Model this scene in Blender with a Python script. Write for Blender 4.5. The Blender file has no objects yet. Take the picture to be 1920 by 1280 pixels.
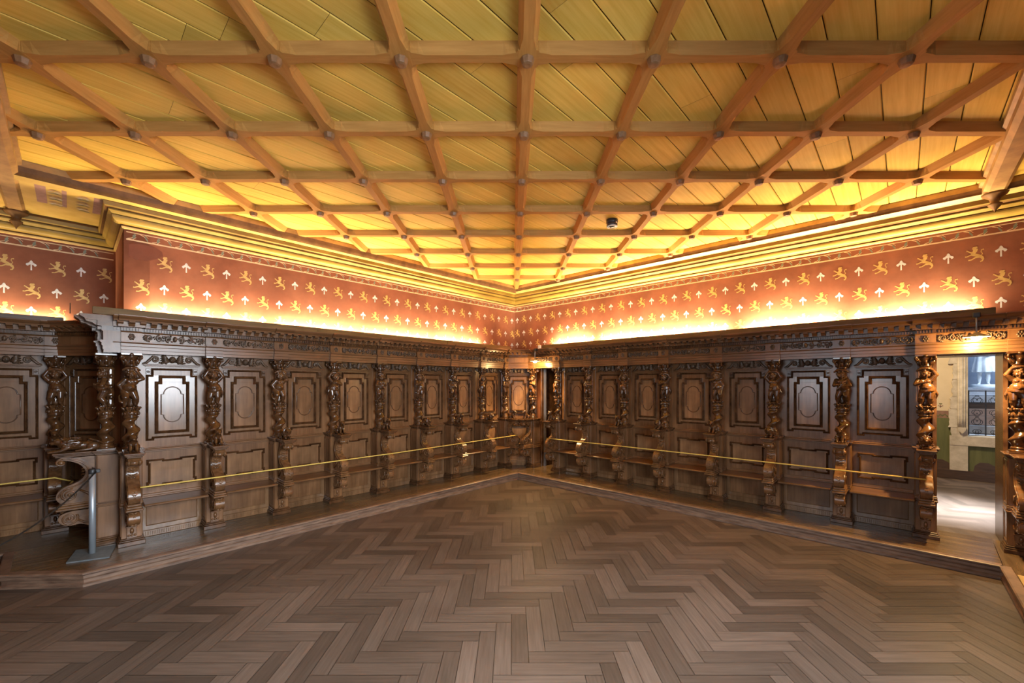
import bpy, math, random
from math import sin, cos, pi, radians, atan2, hypot, sqrt
from mathutils import Vector, Matrix

random.seed(7)
S = bpy.context.scene
C = S.collection

# ------------------------------------------------------------------ camera, exposure, light
FPX, HOR, EYE = 778.0, 721.0, 1.80
cam_d = bpy.data.cameras.new('camera')
cam = bpy.data.objects.new('camera', cam_d)
C.objects.link(cam)
cam.location = (0, 0, EYE)
cam.rotation_euler = (pi / 2, 0, 0)
cam_d.sensor_width = 36
cam_d.sensor_fit = 'HORIZONTAL'
cam_d.lens = 36 * FPX / 1920
cam_d.shift_y = (HOR - 640) / 1920
cam_d.clip_start = 0.05
S.camera = cam
S.view_settings.view_transform = 'Standard'
S.view_settings.look = 'None'
S.view_settings.gamma = 1
S.view_settings.use_curve_mapping = False
S.view_settings.exposure = 1.65
try:
    S.cycles.max_bounces = 7
    S.cycles.diffuse_bounces = 5
    S.cycles.glossy_bounces = 3
    S.cycles.caustics_reflective = False
    S.cycles.caustics_refractive = False
    S.cycles.sample_clamp_indirect = 4.0
except Exception:
    pass

wd = bpy.data.worlds.new('world')
S.world = wd
wd.use_nodes = True
wd.node_tree.nodes['Background'].inputs[0].default_value = (0.55, 0.68, 0.9, 1)
wd.node_tree.nodes['Background'].inputs[1].default_value = 0.6

# room frame: u runs along the left wall away from the far corner, v along the right wall
P0 = (0.112, 7.92)
AZ = radians(43.2)
A = (-sin(AZ), -cos(AZ))
B = (cos(AZ), -sin(AZ))
RL = atan2(-A[1], -A[0])      # left wall: local x points to the corner, local -y into the room
RR = atan2(B[1], B[0])        # right wall: local x points away from the corner


def W(u, v, z=0.0):
    return Vector((P0[0] + u * A[0] + v * B[0], P0[1] + u * A[1] + v * B[1], z))


def UV(x, y):
    dx, dy = x - P0[0], y - P0[1]
    return dx * A[0] + dy * A[1], dx * B[0] + dy * B[1]


def area(name, p, direction, sx, sy, power, col, roll_x=None, spread=None):
    d = bpy.data.lights.new(name, 'AREA')
    d.shape = 'RECTANGLE'
    d.size, d.size_y = sx, sy
    d.energy = power
    d.color = col
    if spread:
        d.spread = spread
    o = bpy.data.objects.new(name, d)
    C.objects.link(o)
    z = -Vector(direction).normalized()
    x = Vector(roll_x).normalized() if roll_x else Vector((0, 0, 1)).cross(z).normalized()
    y = z.cross(x).normalized()
    x = y.cross(z)
    m = Matrix((x, y, z)).transposed().to_4x4()
    m.translation = p
    o.matrix_world = m
    return o


a3, b3 = Vector((A[0], A[1], 0)), Vector((B[0], B[1], 0))
DAY = (0.84, 0.92, 1.0)
V3, U4 = 7.02, 8.2            # the two walls behind the photographer
area('daylight', W(4.5, V3 - 0.03, 2.1), -b3 + Vector((0, 0, -.55)), 2.2, 1.7, 110, DAY, spread=radians(130))
area('daylight', W(U4 - 0.03, 4.0, 2.1), -a3 + Vector((0, 0, -.45)), 2.4, 1.6, 20, DAY, spread=radians(120))
WARM = (1.0, 0.79, 0.46)
TROUGH = 42.0                 # watts per metre of trough lamp


def trough(p0, p1, inward, power=TROUGH, across=.9):
    """lamp strip lying in the gap between the stall top and the wall"""
    L = (p1 - p0).length
    d = Vector((inward[0] * 0.4, inward[1] * 0.4, 1.0))
    area('trough_lamp', (p0 + p1) / 2, d, L, 0.05, power * L * .62, WARM, roll_x=(p1 - p0))
    # second strip added per tube to brighten the middle of the ceiling
    d = Vector((inward[0] * 1.6, inward[1] * 1.6, 1.0))
    area('trough_lamp', (p0 + p1) / 2 + Vector((inward[0], inward[1], 0)) * .06 + Vector((0, 0, .02)), d, L, 0.05, power * L * across, WARM, roll_x=(p1 - p0))


for u0, u1 in ((5.30, 4.00), (3.9, 2.7), (2.62, 1.35), (1.28, 0.10)):
    trough(W(u0, -0.94, 2.555), W(u1, -0.94, 2.555), -b3, TROUGH * (.55 if u0 > 5 else .8))
for v0, v1 in ((0.15, 0.98), (1.22, 3.38), (3.68, 4.70), (4.90, 5.9)):
    trough(W(-0.94, v0, 2.555), W(-0.94, v1, 2.555), -a3, TROUGH * (0.8 if v0 > 4.4 else 1.3), 2.4 if v0 > 4.4 else 1.0)
trough(W(7.6, -2.14, 2.555), W(5.9, -2.14, 2.555), -b3, TROUGH * 0.25)

# ------------------------------------------------------------------ mesh helpers


class MB:
    def __init__(s):
        s.v, s.f, s.m, s.sm, s.at = [], [], [], [], []

    def add(s, vs, fs, mat=0, smooth=False, val=0.5):
        n = len(s.v)
        s.v.extend([tuple(p) for p in vs])
        for f in fs:
            s.f.append([i + n for i in f])
            s.m.append(mat)
            s.sm.append(smooth)
            s.at.append(val)
        return s

    def box(s, x0, x1, y0, y1, z0, z1, c=0.0, mat=0, val=0.5):
        x0, x1 = min(x0, x1), max(x0, x1)
        y0, y1 = min(y0, y1), max(y0, y1)
        z0, z1 = min(z0, z1), max(z0, z1)
        c = min(c, (x1 - x0) * .45, (y1 - y0) * .45, (z1 - z0) * .45)
        if c <= 0:
            vs = [(x, y, z) for x in (x0, x1) for y in (y0, y1) for z in (z0, z1)]
            fs = [(0, 1, 3, 2), (4, 6, 7, 5), (0, 4, 5, 1), (2, 3, 7, 6), (0, 2, 6, 4), (1, 5, 7, 3)]
            return s.add(vs, fs, mat, False, val)
        vs, idx = [], {}
        X, Y, Z = (x0, x1), (y0, y1), (z0, z1)
        sg = (1, -1)
        for i in (0, 1):
            for j in (0, 1):
                for k in (0, 1):
                    for ax in range(3):
                        p = [X[i] + sg[i] * c, Y[j] + sg[j] * c, Z[k] + sg[k] * c]
                        p[ax] = (X[i], Y[j], Z[k])[ax]
                        idx[(i, j, k, ax)] = len(vs)
                        vs.append(tuple(p))
        fs = []
        q = ((0, 0), (1, 0), (1, 1), (0, 1))
        for side in (0, 1):
            f = [idx[(side, a, b, 0)] for a, b in q]; fs.append(f if side else f[::-1])
            f = [idx[(a, side, b, 1)] for a, b in q]; fs.append(f[::-1] if side else f)
            f = [idx[(a, b, side, 2)] for a, b in q]; fs.append(f if side else f[::-1])
        for a in (0, 1):
            for b in (0, 1):
                flip = (a + b) % 2
                f = [idx[(0, a, b, 1)], idx[(1, a, b, 1)], idx[(1, a, b, 2)], idx[(0, a, b, 2)]]
                fs.append(f if not flip else f[::-1])
                f = [idx[(a, 0, b, 0)], idx[(a, 1, b, 0)], idx[(a, 1, b, 2)], idx[(a, 0, b, 2)]]
                fs.append(f[::-1] if not flip else f)
                f = [idx[(a, b, 0, 0)], idx[(a, b, 1, 0)], idx[(a, b, 1, 1)], idx[(a, b, 0, 1)]]
                fs.append(f if not flip else f[::-1])
        for i in (0, 1):
            for j in (0, 1):
                for k in (0, 1):
                    f = [idx[(i, j, k, t)] for t in range(3)]
                    fs.append(f if (i + j + k) % 2 else f[::-1])
        return s.add(vs, fs, mat, False, val)

    def prism(s, poly, fn, d0, d1, mat=0, smooth=False, caps=True, val=0.5):
        """poly 2-D points extruded from d0 to d1; fn(a, b, d) -> point"""
        n = len(poly)
        vs = [fn(p[0], p[1], d0) for p in poly] + [fn(p[0], p[1], d1) for p in poly]
        s.add(vs, [(i, (i + 1) % n, n + (i + 1) % n, n + i) for i in range(n)], mat, smooth, val)
        if caps:
            s.add(vs[:n], [list(range(n))[::-1]], mat, False, val)
            s.add(vs[n:], [list(range(n))], mat, False, val)
        return s

    def tube(s, path, r, n=8, mat=0, caps=True, smooth=True, squash=None, val=0.5):
        path = [Vector(p) for p in path]
        N = len(path)
        rr = r if isinstance(r, (list, tuple)) else [r] * N
        vs, ref = [], None
        for i in range(N):
            t = (path[min(i + 1, N - 1)] - path[max(i - 1, 0)])
            t = t.normalized() if t.length > 1e-9 else Vector((0, 0, 1))
            if ref is None:
                ref = Vector((0, 1, 0)) if abs(t.y) < .9 else Vector((1, 0, 0))
            e1 = (ref - t * ref.dot(t)).normalized()
            ref = e1
            e2 = t.cross(e1)
            for k in range(n):
                a = 2 * pi * k / n
                c1 = cos(a) * rr[i] * (squash or 1)
                vs.append(path[i] + e1 * c1 + e2 * sin(a) * rr[i])
        fs = [(i * n + k, i * n + (k + 1) % n, (i + 1) * n + (k + 1) % n, (i + 1) * n + k)
              for i in range(N - 1) for k in range(n)]
        if caps:
            fs += [list(range(n))[::-1], [(N - 1) * n + k for k in range(n)]]
        return s.add(vs, fs, mat, smooth, val)

    def lathe(s, prof, n=16, cx=0, cy=0, mat=0, smooth=True, mod=None, val=0.5):
        vs = []
        for i, (r, z) in enumerate(prof):
            ox, oy = mod(z) if mod else (0, 0)
            for k in range(n):
                a = 2 * pi * k / n
                vs.append((cx + ox + r * cos(a), cy + oy + r * sin(a), z))
        N = len(prof)
        fs = [(i * n + k, i * n + (k + 1) % n, (i + 1) * n + (k + 1) % n, (i + 1) * n + k)
              for i in range(N - 1) for k in range(n)]
        fs += [list(range(n))[::-1], [(N - 1) * n + k for k in range(n)]]
        return s.add(vs, fs, mat, smooth, val)

    def ell(s, c, r, nu=10, nv=7, mat=0, rot=None, val=0.5):
        r = r if isinstance(r, (list, tuple)) else (r, r, r)
        c = Vector(c)
        vs = []
        for j in range(1, nv):
            t = pi * j / nv
            for i in range(nu):
                p = 2 * pi * i / nu
                q = Vector((r[0] * sin(t) * cos(p), r[1] * sin(t) * sin(p), r[2] * cos(t)))
                vs.append(c + (rot @ q if rot else q))
        top = Vector((0, 0, r[2])); bot = Vector((0, 0, -r[2]))
        vs += [c + (rot @ top if rot else top), c + (rot @ bot if rot else bot)]
        fs = []
        for j in range(nv - 2):
            for i in range(nu):
                a, b = j * nu + i, j * nu + (i + 1) % nu
                fs.append((a, a + nu, b + nu, b))
        T, Bo = len(vs) - 2, len(vs) - 1
        for i in range(nu):
            fs.append((T, i, (i + 1) % nu))
            k = (nv - 2) * nu
            fs.append((Bo, k + (i + 1) % nu, k + i))
        return s.add(vs, fs, mat, True, val)

    def cap(s, p, r0, q, r1, n=10):
        """tapered capsule"""
        p, q = Vector(p), Vector(q)
        s.tube([p, q], [r0, r1], n)
        s.ell(p, r0, n, 7)
        return s.ell(q, r1, n, 7)

    def frame(s, poly, prof, y=0.0, mat=0):
        """closed axis-aligned polyline in x,z swept with a profile of (inset, height towards the room)"""
        poly = [p for i, p in enumerate(poly) if hypot(p[0] - poly[i - 1][0], p[1] - poly[i - 1][1]) > 1e-6]
        n = len(poly)
        area2 = sum(poly[i][0] * poly[(i + 1) % n][1] - poly[(i + 1) % n][0] * poly[i][1] for i in range(n))
        if area2 < 0:
            poly = poly[::-1]
        rings = []
        for d, h in prof:
            ring = []
            for i in range(n):
                p0, p1, p2 = poly[i - 1], poly[i], poly[(i + 1) % n]
                e1 = Vector((p1[0] - p0[0], p1[1] - p0[1])).normalized()
                e2 = Vector((p2[0] - p1[0], p2[1] - p1[1])).normalized()
                n1, n2 = Vector((-e1.y, e1.x)), Vector((-e2.y, e2.x))
                k = n1 + n2
                k = k / max(k.dot(n1), .2) if k.length > 1e-6 else n1
                ring.append((p1[0] + k.x * d, y - h, p1[1] + k.y * d))
            rings.append(ring)
        vs = [p for r in rings for p in r]
        fs = [(j * n + i, (j + 1) * n + i, (j + 1) * n + (i + 1) % n, j * n + (i + 1) % n)
              for j in range(len(prof) - 1) for i in range(n)]
        return s.add(vs, fs, mat)

    def stroke(s, pts, w, fn, mat=0, lift=0.0):
        """flat painted stroke; pts 2-D, w widths, fn(a, b, lift) -> point"""
        N = len(pts)
        ws = w if isinstance(w, (list, tuple)) else [w] * N
        vs = []
        for i in range(N):
            t = Vector(pts[min(i + 1, N - 1)]) - Vector(pts[max(i - 1, 0)])
            t = t.normalized()
            nn = Vector((-t.y, t.x)) * ws[i] / 2
            p = Vector(pts[i])
            vs += [fn(p.x + nn.x, p.y + nn.y, lift), fn(p.x - nn.x, p.y - nn.y, lift)]
        return s.add(vs, [(2 * i, 2 * i + 1, 2 * i + 3, 2 * i + 2) for i in range(N - 1)], mat)

    def flat(s, pts, fn, mat=0, lift=0.0):
        return s.add([fn(p[0], p[1], lift) for p in pts], [list(range(len(pts)))], mat)

    def mesh(s, name, mats):
        me = bpy.data.meshes.new(name)
        me.from_pydata(s.v, [], s.f)
        for m in (mats if isinstance(mats, (list, tuple)) else [mats]):
            me.materials.append(m)
        me.polygons.foreach_set('material_index', s.m)
        me.polygons.foreach_set('use_smooth', s.sm)
        at = me.attributes.new('tone', 'FLOAT', 'FACE')
        at.data.foreach_set('value', s.at)
        me.update()
        return me

    def build(s, name, mats, parent=None):
        return link(name, s.mesh(name, mats), parent)


def link(name, me, parent=None, loc=None, rz=0.0):
    o = bpy.data.objects.new(name, me)
    C.objects.link(o)
    if parent:
        o.parent = parent
    if loc is not None:
        o.location = loc
        o.rotation_euler = (0, 0, rz)
    return o


def tag(o, label=None, cat=None, group=None, kind=None):
    if label: o['label'] = label
    if cat: o['category'] = cat
    if group: o['group'] = group
    if kind: o['kind'] = kind
    return o


def empty(name, loc, rz, label, cat, group=None):
    o = bpy.data.objects.new(name, None)
    C.objects.link(o)
    o.empty_display_size = .1
    o.location = loc
    o.rotation_euler = (0, 0, rz)
    return tag(o, label, cat, group, 'thing')


def struct(o):
    o['kind'] = 'structure'
    return o


def remesh(mb, name, mat, voxel, smooth_iter=2):
    """fuse overlapping lumps into one carved surface"""
    me = mb.mesh('tmp', mat)
    o = bpy.data.objects.new('tmp', me)
    C.objects.link(o)
    r = o.modifiers.new('r', 'REMESH')
    r.mode = 'VOXEL'
    r.voxel_size = voxel
    r.use_smooth_shade = True
    if smooth_iter:
        sm = o.modifiers.new('s', 'SMOOTH')
        sm.iterations = smooth_iter
        sm.factor = .5
    dg = bpy.context.evaluated_depsgraph_get()
    out = bpy.data.meshes.new_from_object(o.evaluated_get(dg))
    out.name = name
    out.materials.clear()
    out.materials.append(mat)
    bpy.data.objects.remove(o)
    bpy.data.meshes.remove(me)
    return out


# ------------------------------------------------------------------ materials
def srgb(r, g, b):
    f = lambda c: c / 12.92 if c <= .04045 else ((c + .055) / 1.055) ** 2.4
    return (f(r / 255), f(g / 255), f(b / 255), 1)


def mk(name, c1, c2=None, rough=.5, scale=(8, 8, 8), metal=0, detail=4, bump=0, tone=0, fac=(.35, .65), emit=None,
       spec=.5, coords='Object', randomize=0.0, blotch=None):
    m = bpy.data.materials.new(name)
    m.use_nodes = True
    nt = m.node_tree
    bs = nt.nodes['Principled BSDF']
    bs.inputs['Roughness'].default_value = rough
    bs.inputs['Metallic'].default_value = metal
    bs.inputs['Specular IOR Level'].default_value = spec
    if emit:
        bs.inputs['Emission Color'].default_value = emit[0]
        bs.inputs['Emission Strength'].default_value = emit[1]
    if c2 is None:
        bs.inputs['Base Color'].default_value = c1
        return m
    tc = nt.nodes.new('ShaderNodeTexCoord')
    mp = nt.nodes.new('ShaderNodeMapping')
    mp.inputs['Scale'].default_value = scale
    if coords == 'UV':
        nt.links.new(tc.outputs['UV'], mp.inputs[0])
    else:
        nt.links.new(tc.outputs['Object'], mp.inputs[0])
    nz = nt.nodes.new('ShaderNodeTexNoise')
    nz.inputs['Scale'].default_value = 1
    nz.inputs['Detail'].default_value = detail
    nz.inputs['Roughness'].default_value = .62
    nt.links.new(mp.outputs[0], nz.inputs['Vector'])
    rp = nt.nodes.new('ShaderNodeValToRGB')
    rp.color_ramp.elements[0].position, rp.color_ramp.elements[1].position = fac
    rp.color_ramp.elements[0].color, rp.color_ramp.elements[1].color = c1, c2
    nt.links.new(nz.outputs['Fac'], rp.inputs[0])
    col = rp.outputs[0]
    if tone:
        at = nt.nodes.new('ShaderNodeAttribute')
        at.attribute_name = 'tone'
        mr = nt.nodes.new('ShaderNodeMapRange')
        mr.inputs[3].default_value, mr.inputs[4].default_value = 1 - tone, 1 + tone
        nt.links.new(at.outputs['Fac'], mr.inputs[0])
        mx = nt.nodes.new('ShaderNodeVectorMath')
        mx.operation = 'SCALE'
        nt.links.new(col, mx.inputs[0])
        nt.links.new(mr.outputs[0], mx.inputs['Scale'])
        col = mx.outputs[0]
    if randomize:
        oi = nt.nodes.new('ShaderNodeObjectInfo')
        mr = nt.nodes.new('ShaderNodeMapRange')
        mr.inputs[3].default_value, mr.inputs[4].default_value = 1 - randomize, 1 + randomize
        nt.links.new(oi.outputs['Random'], mr.inputs[0])
        mx = nt.nodes.new('ShaderNodeVectorMath')
        mx.operation = 'SCALE'
        nt.links.new(col, mx.inputs[0])
        nt.links.new(mr.outputs[0], mx.inputs['Scale'])
        col = mx.outputs[0]
    if blotch:
        n2 = nt.nodes.new('ShaderNodeTexNoise')
        n2.inputs['Scale'].default_value = blotch[0]
        n2.inputs['Detail'].default_value = 3
        nt.links.new(tc.outputs['Object'], n2.inputs['Vector'])
        mr = nt.nodes.new('ShaderNodeMapRange')
        mr.inputs[1].default_value, mr.inputs[2].default_value = .35, .65
        mr.inputs[3].default_value, mr.inputs[4].default_value = 1 - blotch[1], 1 + blotch[1]
        nt.links.new(n2.outputs['Fac'], mr.inputs[0])
        mx = nt.nodes.new('ShaderNodeVectorMath')
        mx.operation = 'SCALE'
        nt.links.new(col, mx.inputs[0])
        nt.links.new(mr.outputs[0], mx.inputs['Scale'])
        col = mx.outputs[0]
    nt.links.new(col, bs.inputs['Base Color'])
    if bump:
        bp = nt.nodes.new('ShaderNodeBump')
        bp.inputs['Strength'].default_value = bump
        bp.inputs['Distance'].default_value = .004
        nt.links.new(nz.outputs['Fac'], bp.inputs['Height'])
        nt.links.new(bp.outputs[0], bs.inputs['Normal'])
    return m


M = {}
M['stall'] = mk('stall_walnut', (.095, .042, .016, 1), (.22, .108, .047, 1), .26, (22, 22, 1.6), bump=.10, fac=(.2, .8), spec=.3, randomize=.12, blotch=(2.2, .25))
M['panel'] = mk('panel_walnut', (.105, .050, .021, 1), (.26, .138, .064, 1), .20, (16, 16, 1.2), bump=.06, fac=(.2, .8), spec=.42, randomize=.16, blotch=(3.0, .28))
M['mould'] = mk('moulding_walnut', (.050, .021, .008, 1), (.125, .057, .023, 1), .26, (9, 9, 9), bump=.05, spec=.4)
M['rail'] = mk('rail_walnut', (.095, .042, .016, 1), (.22, .108, .047, 1), .28, (1.6, 22, 22), bump=.1, fac=(.2, .8), spec=.35, blotch=(2, .2))
M['carved'] = mk('carved_walnut', (.042, .017, .006, 1), (.105, .046, .017, 1), .2, (14, 14, 14), bump=.05, spec=.6, randomize=.15)
M['scroll'] = mk('scroll_walnut', (.085, .038, .014, 1), (.185, .088, .036, 1), .27, (14, 14, 14), bump=.05, randomize=.12)
M['relief'] = mk('relief_walnut', (.045, .026, .014, 1), (.13, .075, .042, 1), .38, (20, 20, 20), bump=.08)
M['oak'] = mk('oak_beam', (.33, .155, .036, 1), (.49, .255, .07, 1), .55, (3, 40, 40), bump=.06, fac=(.2, .8), spec=.12, randomize=.1)
M['oakd'] = mk('oak_beam_long', (.33, .155, .036, 1), (.49, .255, .07, 1), .55, (40, 3, 40), bump=.06, fac=(.2, .8), spec=.12, randomize=.1)
M['knob'] = mk('oak_boss', (.16, .075, .028, 1), (.27, .14, .06, 1), .5, (20, 20, 20))
M['plank'] = mk('larch_plank', (.62, .375, .052, 1), (.80, .56, .135, 1), .5, (1.5, 34, 34), tone=.13, bump=.04, fac=(.2, .8), spec=.12, coords='UV', blotch=(1.1, .14))
M['frame'] = mk('ceiling_frame', (.22, .115, .04, 1), (.36, .21, .075, 1), .5, (6, 6, 6))
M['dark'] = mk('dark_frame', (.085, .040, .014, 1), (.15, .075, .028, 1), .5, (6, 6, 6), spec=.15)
M['cornice'] = mk('ochre_cornice', (.19, .115, .018, 1), (.27, .175, .036, 1), .45, (2.5, 2.5, 2.5), spec=.25, blotch=(3, .12))
M['gilt'] = mk('gilt_lit_strip', (.36, .23, .07, 1), (.46, .31, .11, 1), .45, (6, 6, 6))
M['painted'] = mk('painted_soffit', (.42, .27, .05, 1), (.52, .35, .10, 1), .5, (5, 5, 5))
M['red'] = mk('red_plaster', (.180, .063, .036, 1), (.255, .098, .056, 1), .75, (2.2, 2.2, 2.2), detail=6, spec=.2, blotch=(1.6, .12))
M['gold'] = mk('gold_paint', (.44, .27, .075, 1), (.54, .36, .12, 1), .5, (30, 30, 30))
M['white'] = mk('white_paint', (.50, .49, .50, 1), (.62, .61, .62, 1), .6, (40, 40, 40))
M['cream'] = mk('cream_paint', (.58, .42, .25, 1), (.68, .52, .34, 1), .6, (20, 20, 20))
M['leaf'] = mk('leaf_paint', (.13, .155, .12, 1), (.20, .22, .17, 1), .6, (20, 20, 20))
M['mauve'] = mk('mauve_paint', (.22, .11, .10, 1), (.30, .16, .15, 1), .6, (20, 20, 20))
M['parquet'] = mk('oak_parquet', (.056, .039, .029, 1), (.118, .087, .069, 1), .45, (3, 60, 1), tone=.32, bump=.06, fac=(.15, .85), spec=.25, coords='UV', blotch=(.7, .2))
M['dais'] = mk('dais_board', (.085, .05, .024, 1), (.16, .10, .05, 1), .26, (1.4, 22, 22), tone=.1, bump=.08, spec=.35, coords='UV', blotch=(1.3, .2))
M['riser'] = mk('dais_riser', (.10, .056, .036, 1), (.22, .135, .088, 1), .42, (6, 6, 40), detail=7, bump=.2)
M['board'] = mk('light_board', (.10, .060, .018, 1), (.155, .096, .032, 1), .5, (3, 3, 20), spec=.2)
M['steel'] = mk('grey_metal', (.34, .39, .43, 1), (.42, .47, .51, 1), .38, (12, 12, 3), metal=.55)
M['plate'] = mk('grey_plate', (.13, .155, .165, 1), (.19, .215, .225, 1), .45, (20, 20, 20), metal=.3)
M['black'] = mk('black_rubber', (.012, .012, .013, 1), (.025, .025, .027, 1), .45, (20, 20, 20))
M['rope'] = mk('yellow_rope', (.50, .35, .06, 1), (.66, .49, .12, 1), .6, (120, 120, 120))
M['shade'] = mk('lamp_enamel', (.30, .27, .20, 1), (.38, .34, .26, 1), .35, (20, 20, 20))
M['bulb'] = mk('bulb_glow', (1, .85, .5, 1), rough=.5, emit=((1, .72, .34, 1), 60))
M['plaster'] = mk('cream_plaster', (.50, .40, .25, 1), (.58, .47, .31, 1), .8, (2, 2, 2))
M['olive'] = mk('olive_plaster', (.30, .28, .17, 1), (.38, .35, .22, 1), .8, (3, 3, 3))
M['green'] = mk('green_dado', (.085, .09, .025, 1), (.125, .125, .04, 1), .7, (16, 16, 1.5))
M['band'] = mk('mauve_band', (.16, .085, .055, 1), (.24, .13, .085, 1), .7, (10, 10, 10))
M['skirt'] = mk('dark_skirting', (.045, .024, .013, 1), (.085, .047, .026, 1), .45, (3, 3, 30))
M['stone'] = mk('dressed_stone', (.40, .34, .25, 1), (.56, .49, .38, 1), .85, (9, 9, 9), detail=8, bump=.5)
M['stone2'] = mk('cool_stone', (.42, .44, .47, 1), (.56, .58, .62, 1), .8, (7, 7, 7), detail=6, bump=.3)
M['pink'] = mk('pink_stone', (.42, .29, .22, 1), (.54, .39, .31, 1), .8, (7, 7, 7), detail=6, bump=.3)
M['slate'] = mk('blue_niche', (.16, .19, .25, 1), (.22, .255, .32, 1), .8, (3, 3, 3))
M['marble'] = mk('white_marble', (.60, .66, .68, 1), (.74, .78, .79, 1), .5, (8, 8, 8))
M['iron'] = mk('wrought_iron', (.012, .014, .018, 1), (.03, .032, .038, 1), .5, (20, 20, 20))
M['door'] = mk('dark_door', (.03, .02, .012, 1), (.065, .045, .028, 1), .4, (20, 20, 2))
M['plastic'] = mk('white_plastic', (.72, .71, .68, 1), (.8, .79, .76, 1), .4, (20, 20, 20))
M['detector'] = mk('black_plastic', (.012, .016, .022, 1), (.03, .036, .045, 1), .2, (20, 20, 20))

ZD = 0.13                       # top of the dais

# ------------------------------------------------------------------ floor: herringbone blocks


def herringbone(name, inside, z, w=.114, n=5, org=(-.688, 3.029), rot=0.0, th=.02, seed=3, rng=(-9, 9, -3, 12)):
    rnd = random.Random(seed)
    mb = MB()
    uvs = []
    L = w * n
    cr, sr = cos(rot), sin(rot)
    g = .0016
    K = int(max(abs(t) for t in rng) / w) + 12
    for t in range(-K, K):
        for s_ in range(-K // n, K // n + 1):
            for kind in (0, 1):
                i, j = t + 2 * n * s_, t
                if kind == 0:
                    x0, x1, y0, y1 = i * w, i * w + L, j * w, j * w + w
                else:
                    x0, x1, y0, y1 = i * w, i * w + w, (j + 1) * w, (j + 1) * w + L
                cx, cy = (x0 + x1) / 2, (y0 + y1) / 2
                wx, wy = org[0] + cx * cr - cy * sr, org[1] + cx * sr + cy * cr
                if not inside(wx, wy):
                    continue
                q = [(x0 + g, y0 + g), (x1 - g, y0 + g), (x1 - g, y1 - g), (x0 + g, y1 - g)]
                pts = [(org[0] + a * cr - b * sr, org[1] + a * sr + b * cr, z) for a, b in q]
                mb.add(pts, [(0, 1, 2, 3)], 0, False, rnd.random())
                ou, ov = rnd.uniform(0, 60), rnd.uniform(0, 60)
                if kind == 0:
                    uvs += [(ou, ov), (ou + L, ov), (ou + L, ov + w), (ou, ov + w)]
                else:
                    uvs += [(ou, ov), (ou, ov + w), (ou + L, ov + w), (ou + L, ov)]
    nb = len(mb.f)
    me = mb.mesh(name, M['parquet'])
    uvl = me.uv_layers.new(name='UVMap')
    for k, uvp in enumerate(uvs):
        uvl.data[k].uv = uvp
    return me


def in_room(x, y):
    u, v = UV(x, y)
    return (-.25 < u < U4 + .3 and -2.4 < v < V3 + .3) and y > -3.5


fl = link('floor', herringbone('floor', in_room, 0.0))
struct(fl)
sub = MB()
pts = [W(-1.2, -2.6, -.012), W(U4 + .3, -2.6, -.012), W(U4 + .3, V3 + .3, -.012), W(-1.2, V3 + .3, -.012)]
sub.add(pts, [(0, 3, 2, 1)])
struct(sub.build('floor', M['skirt']))


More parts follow.
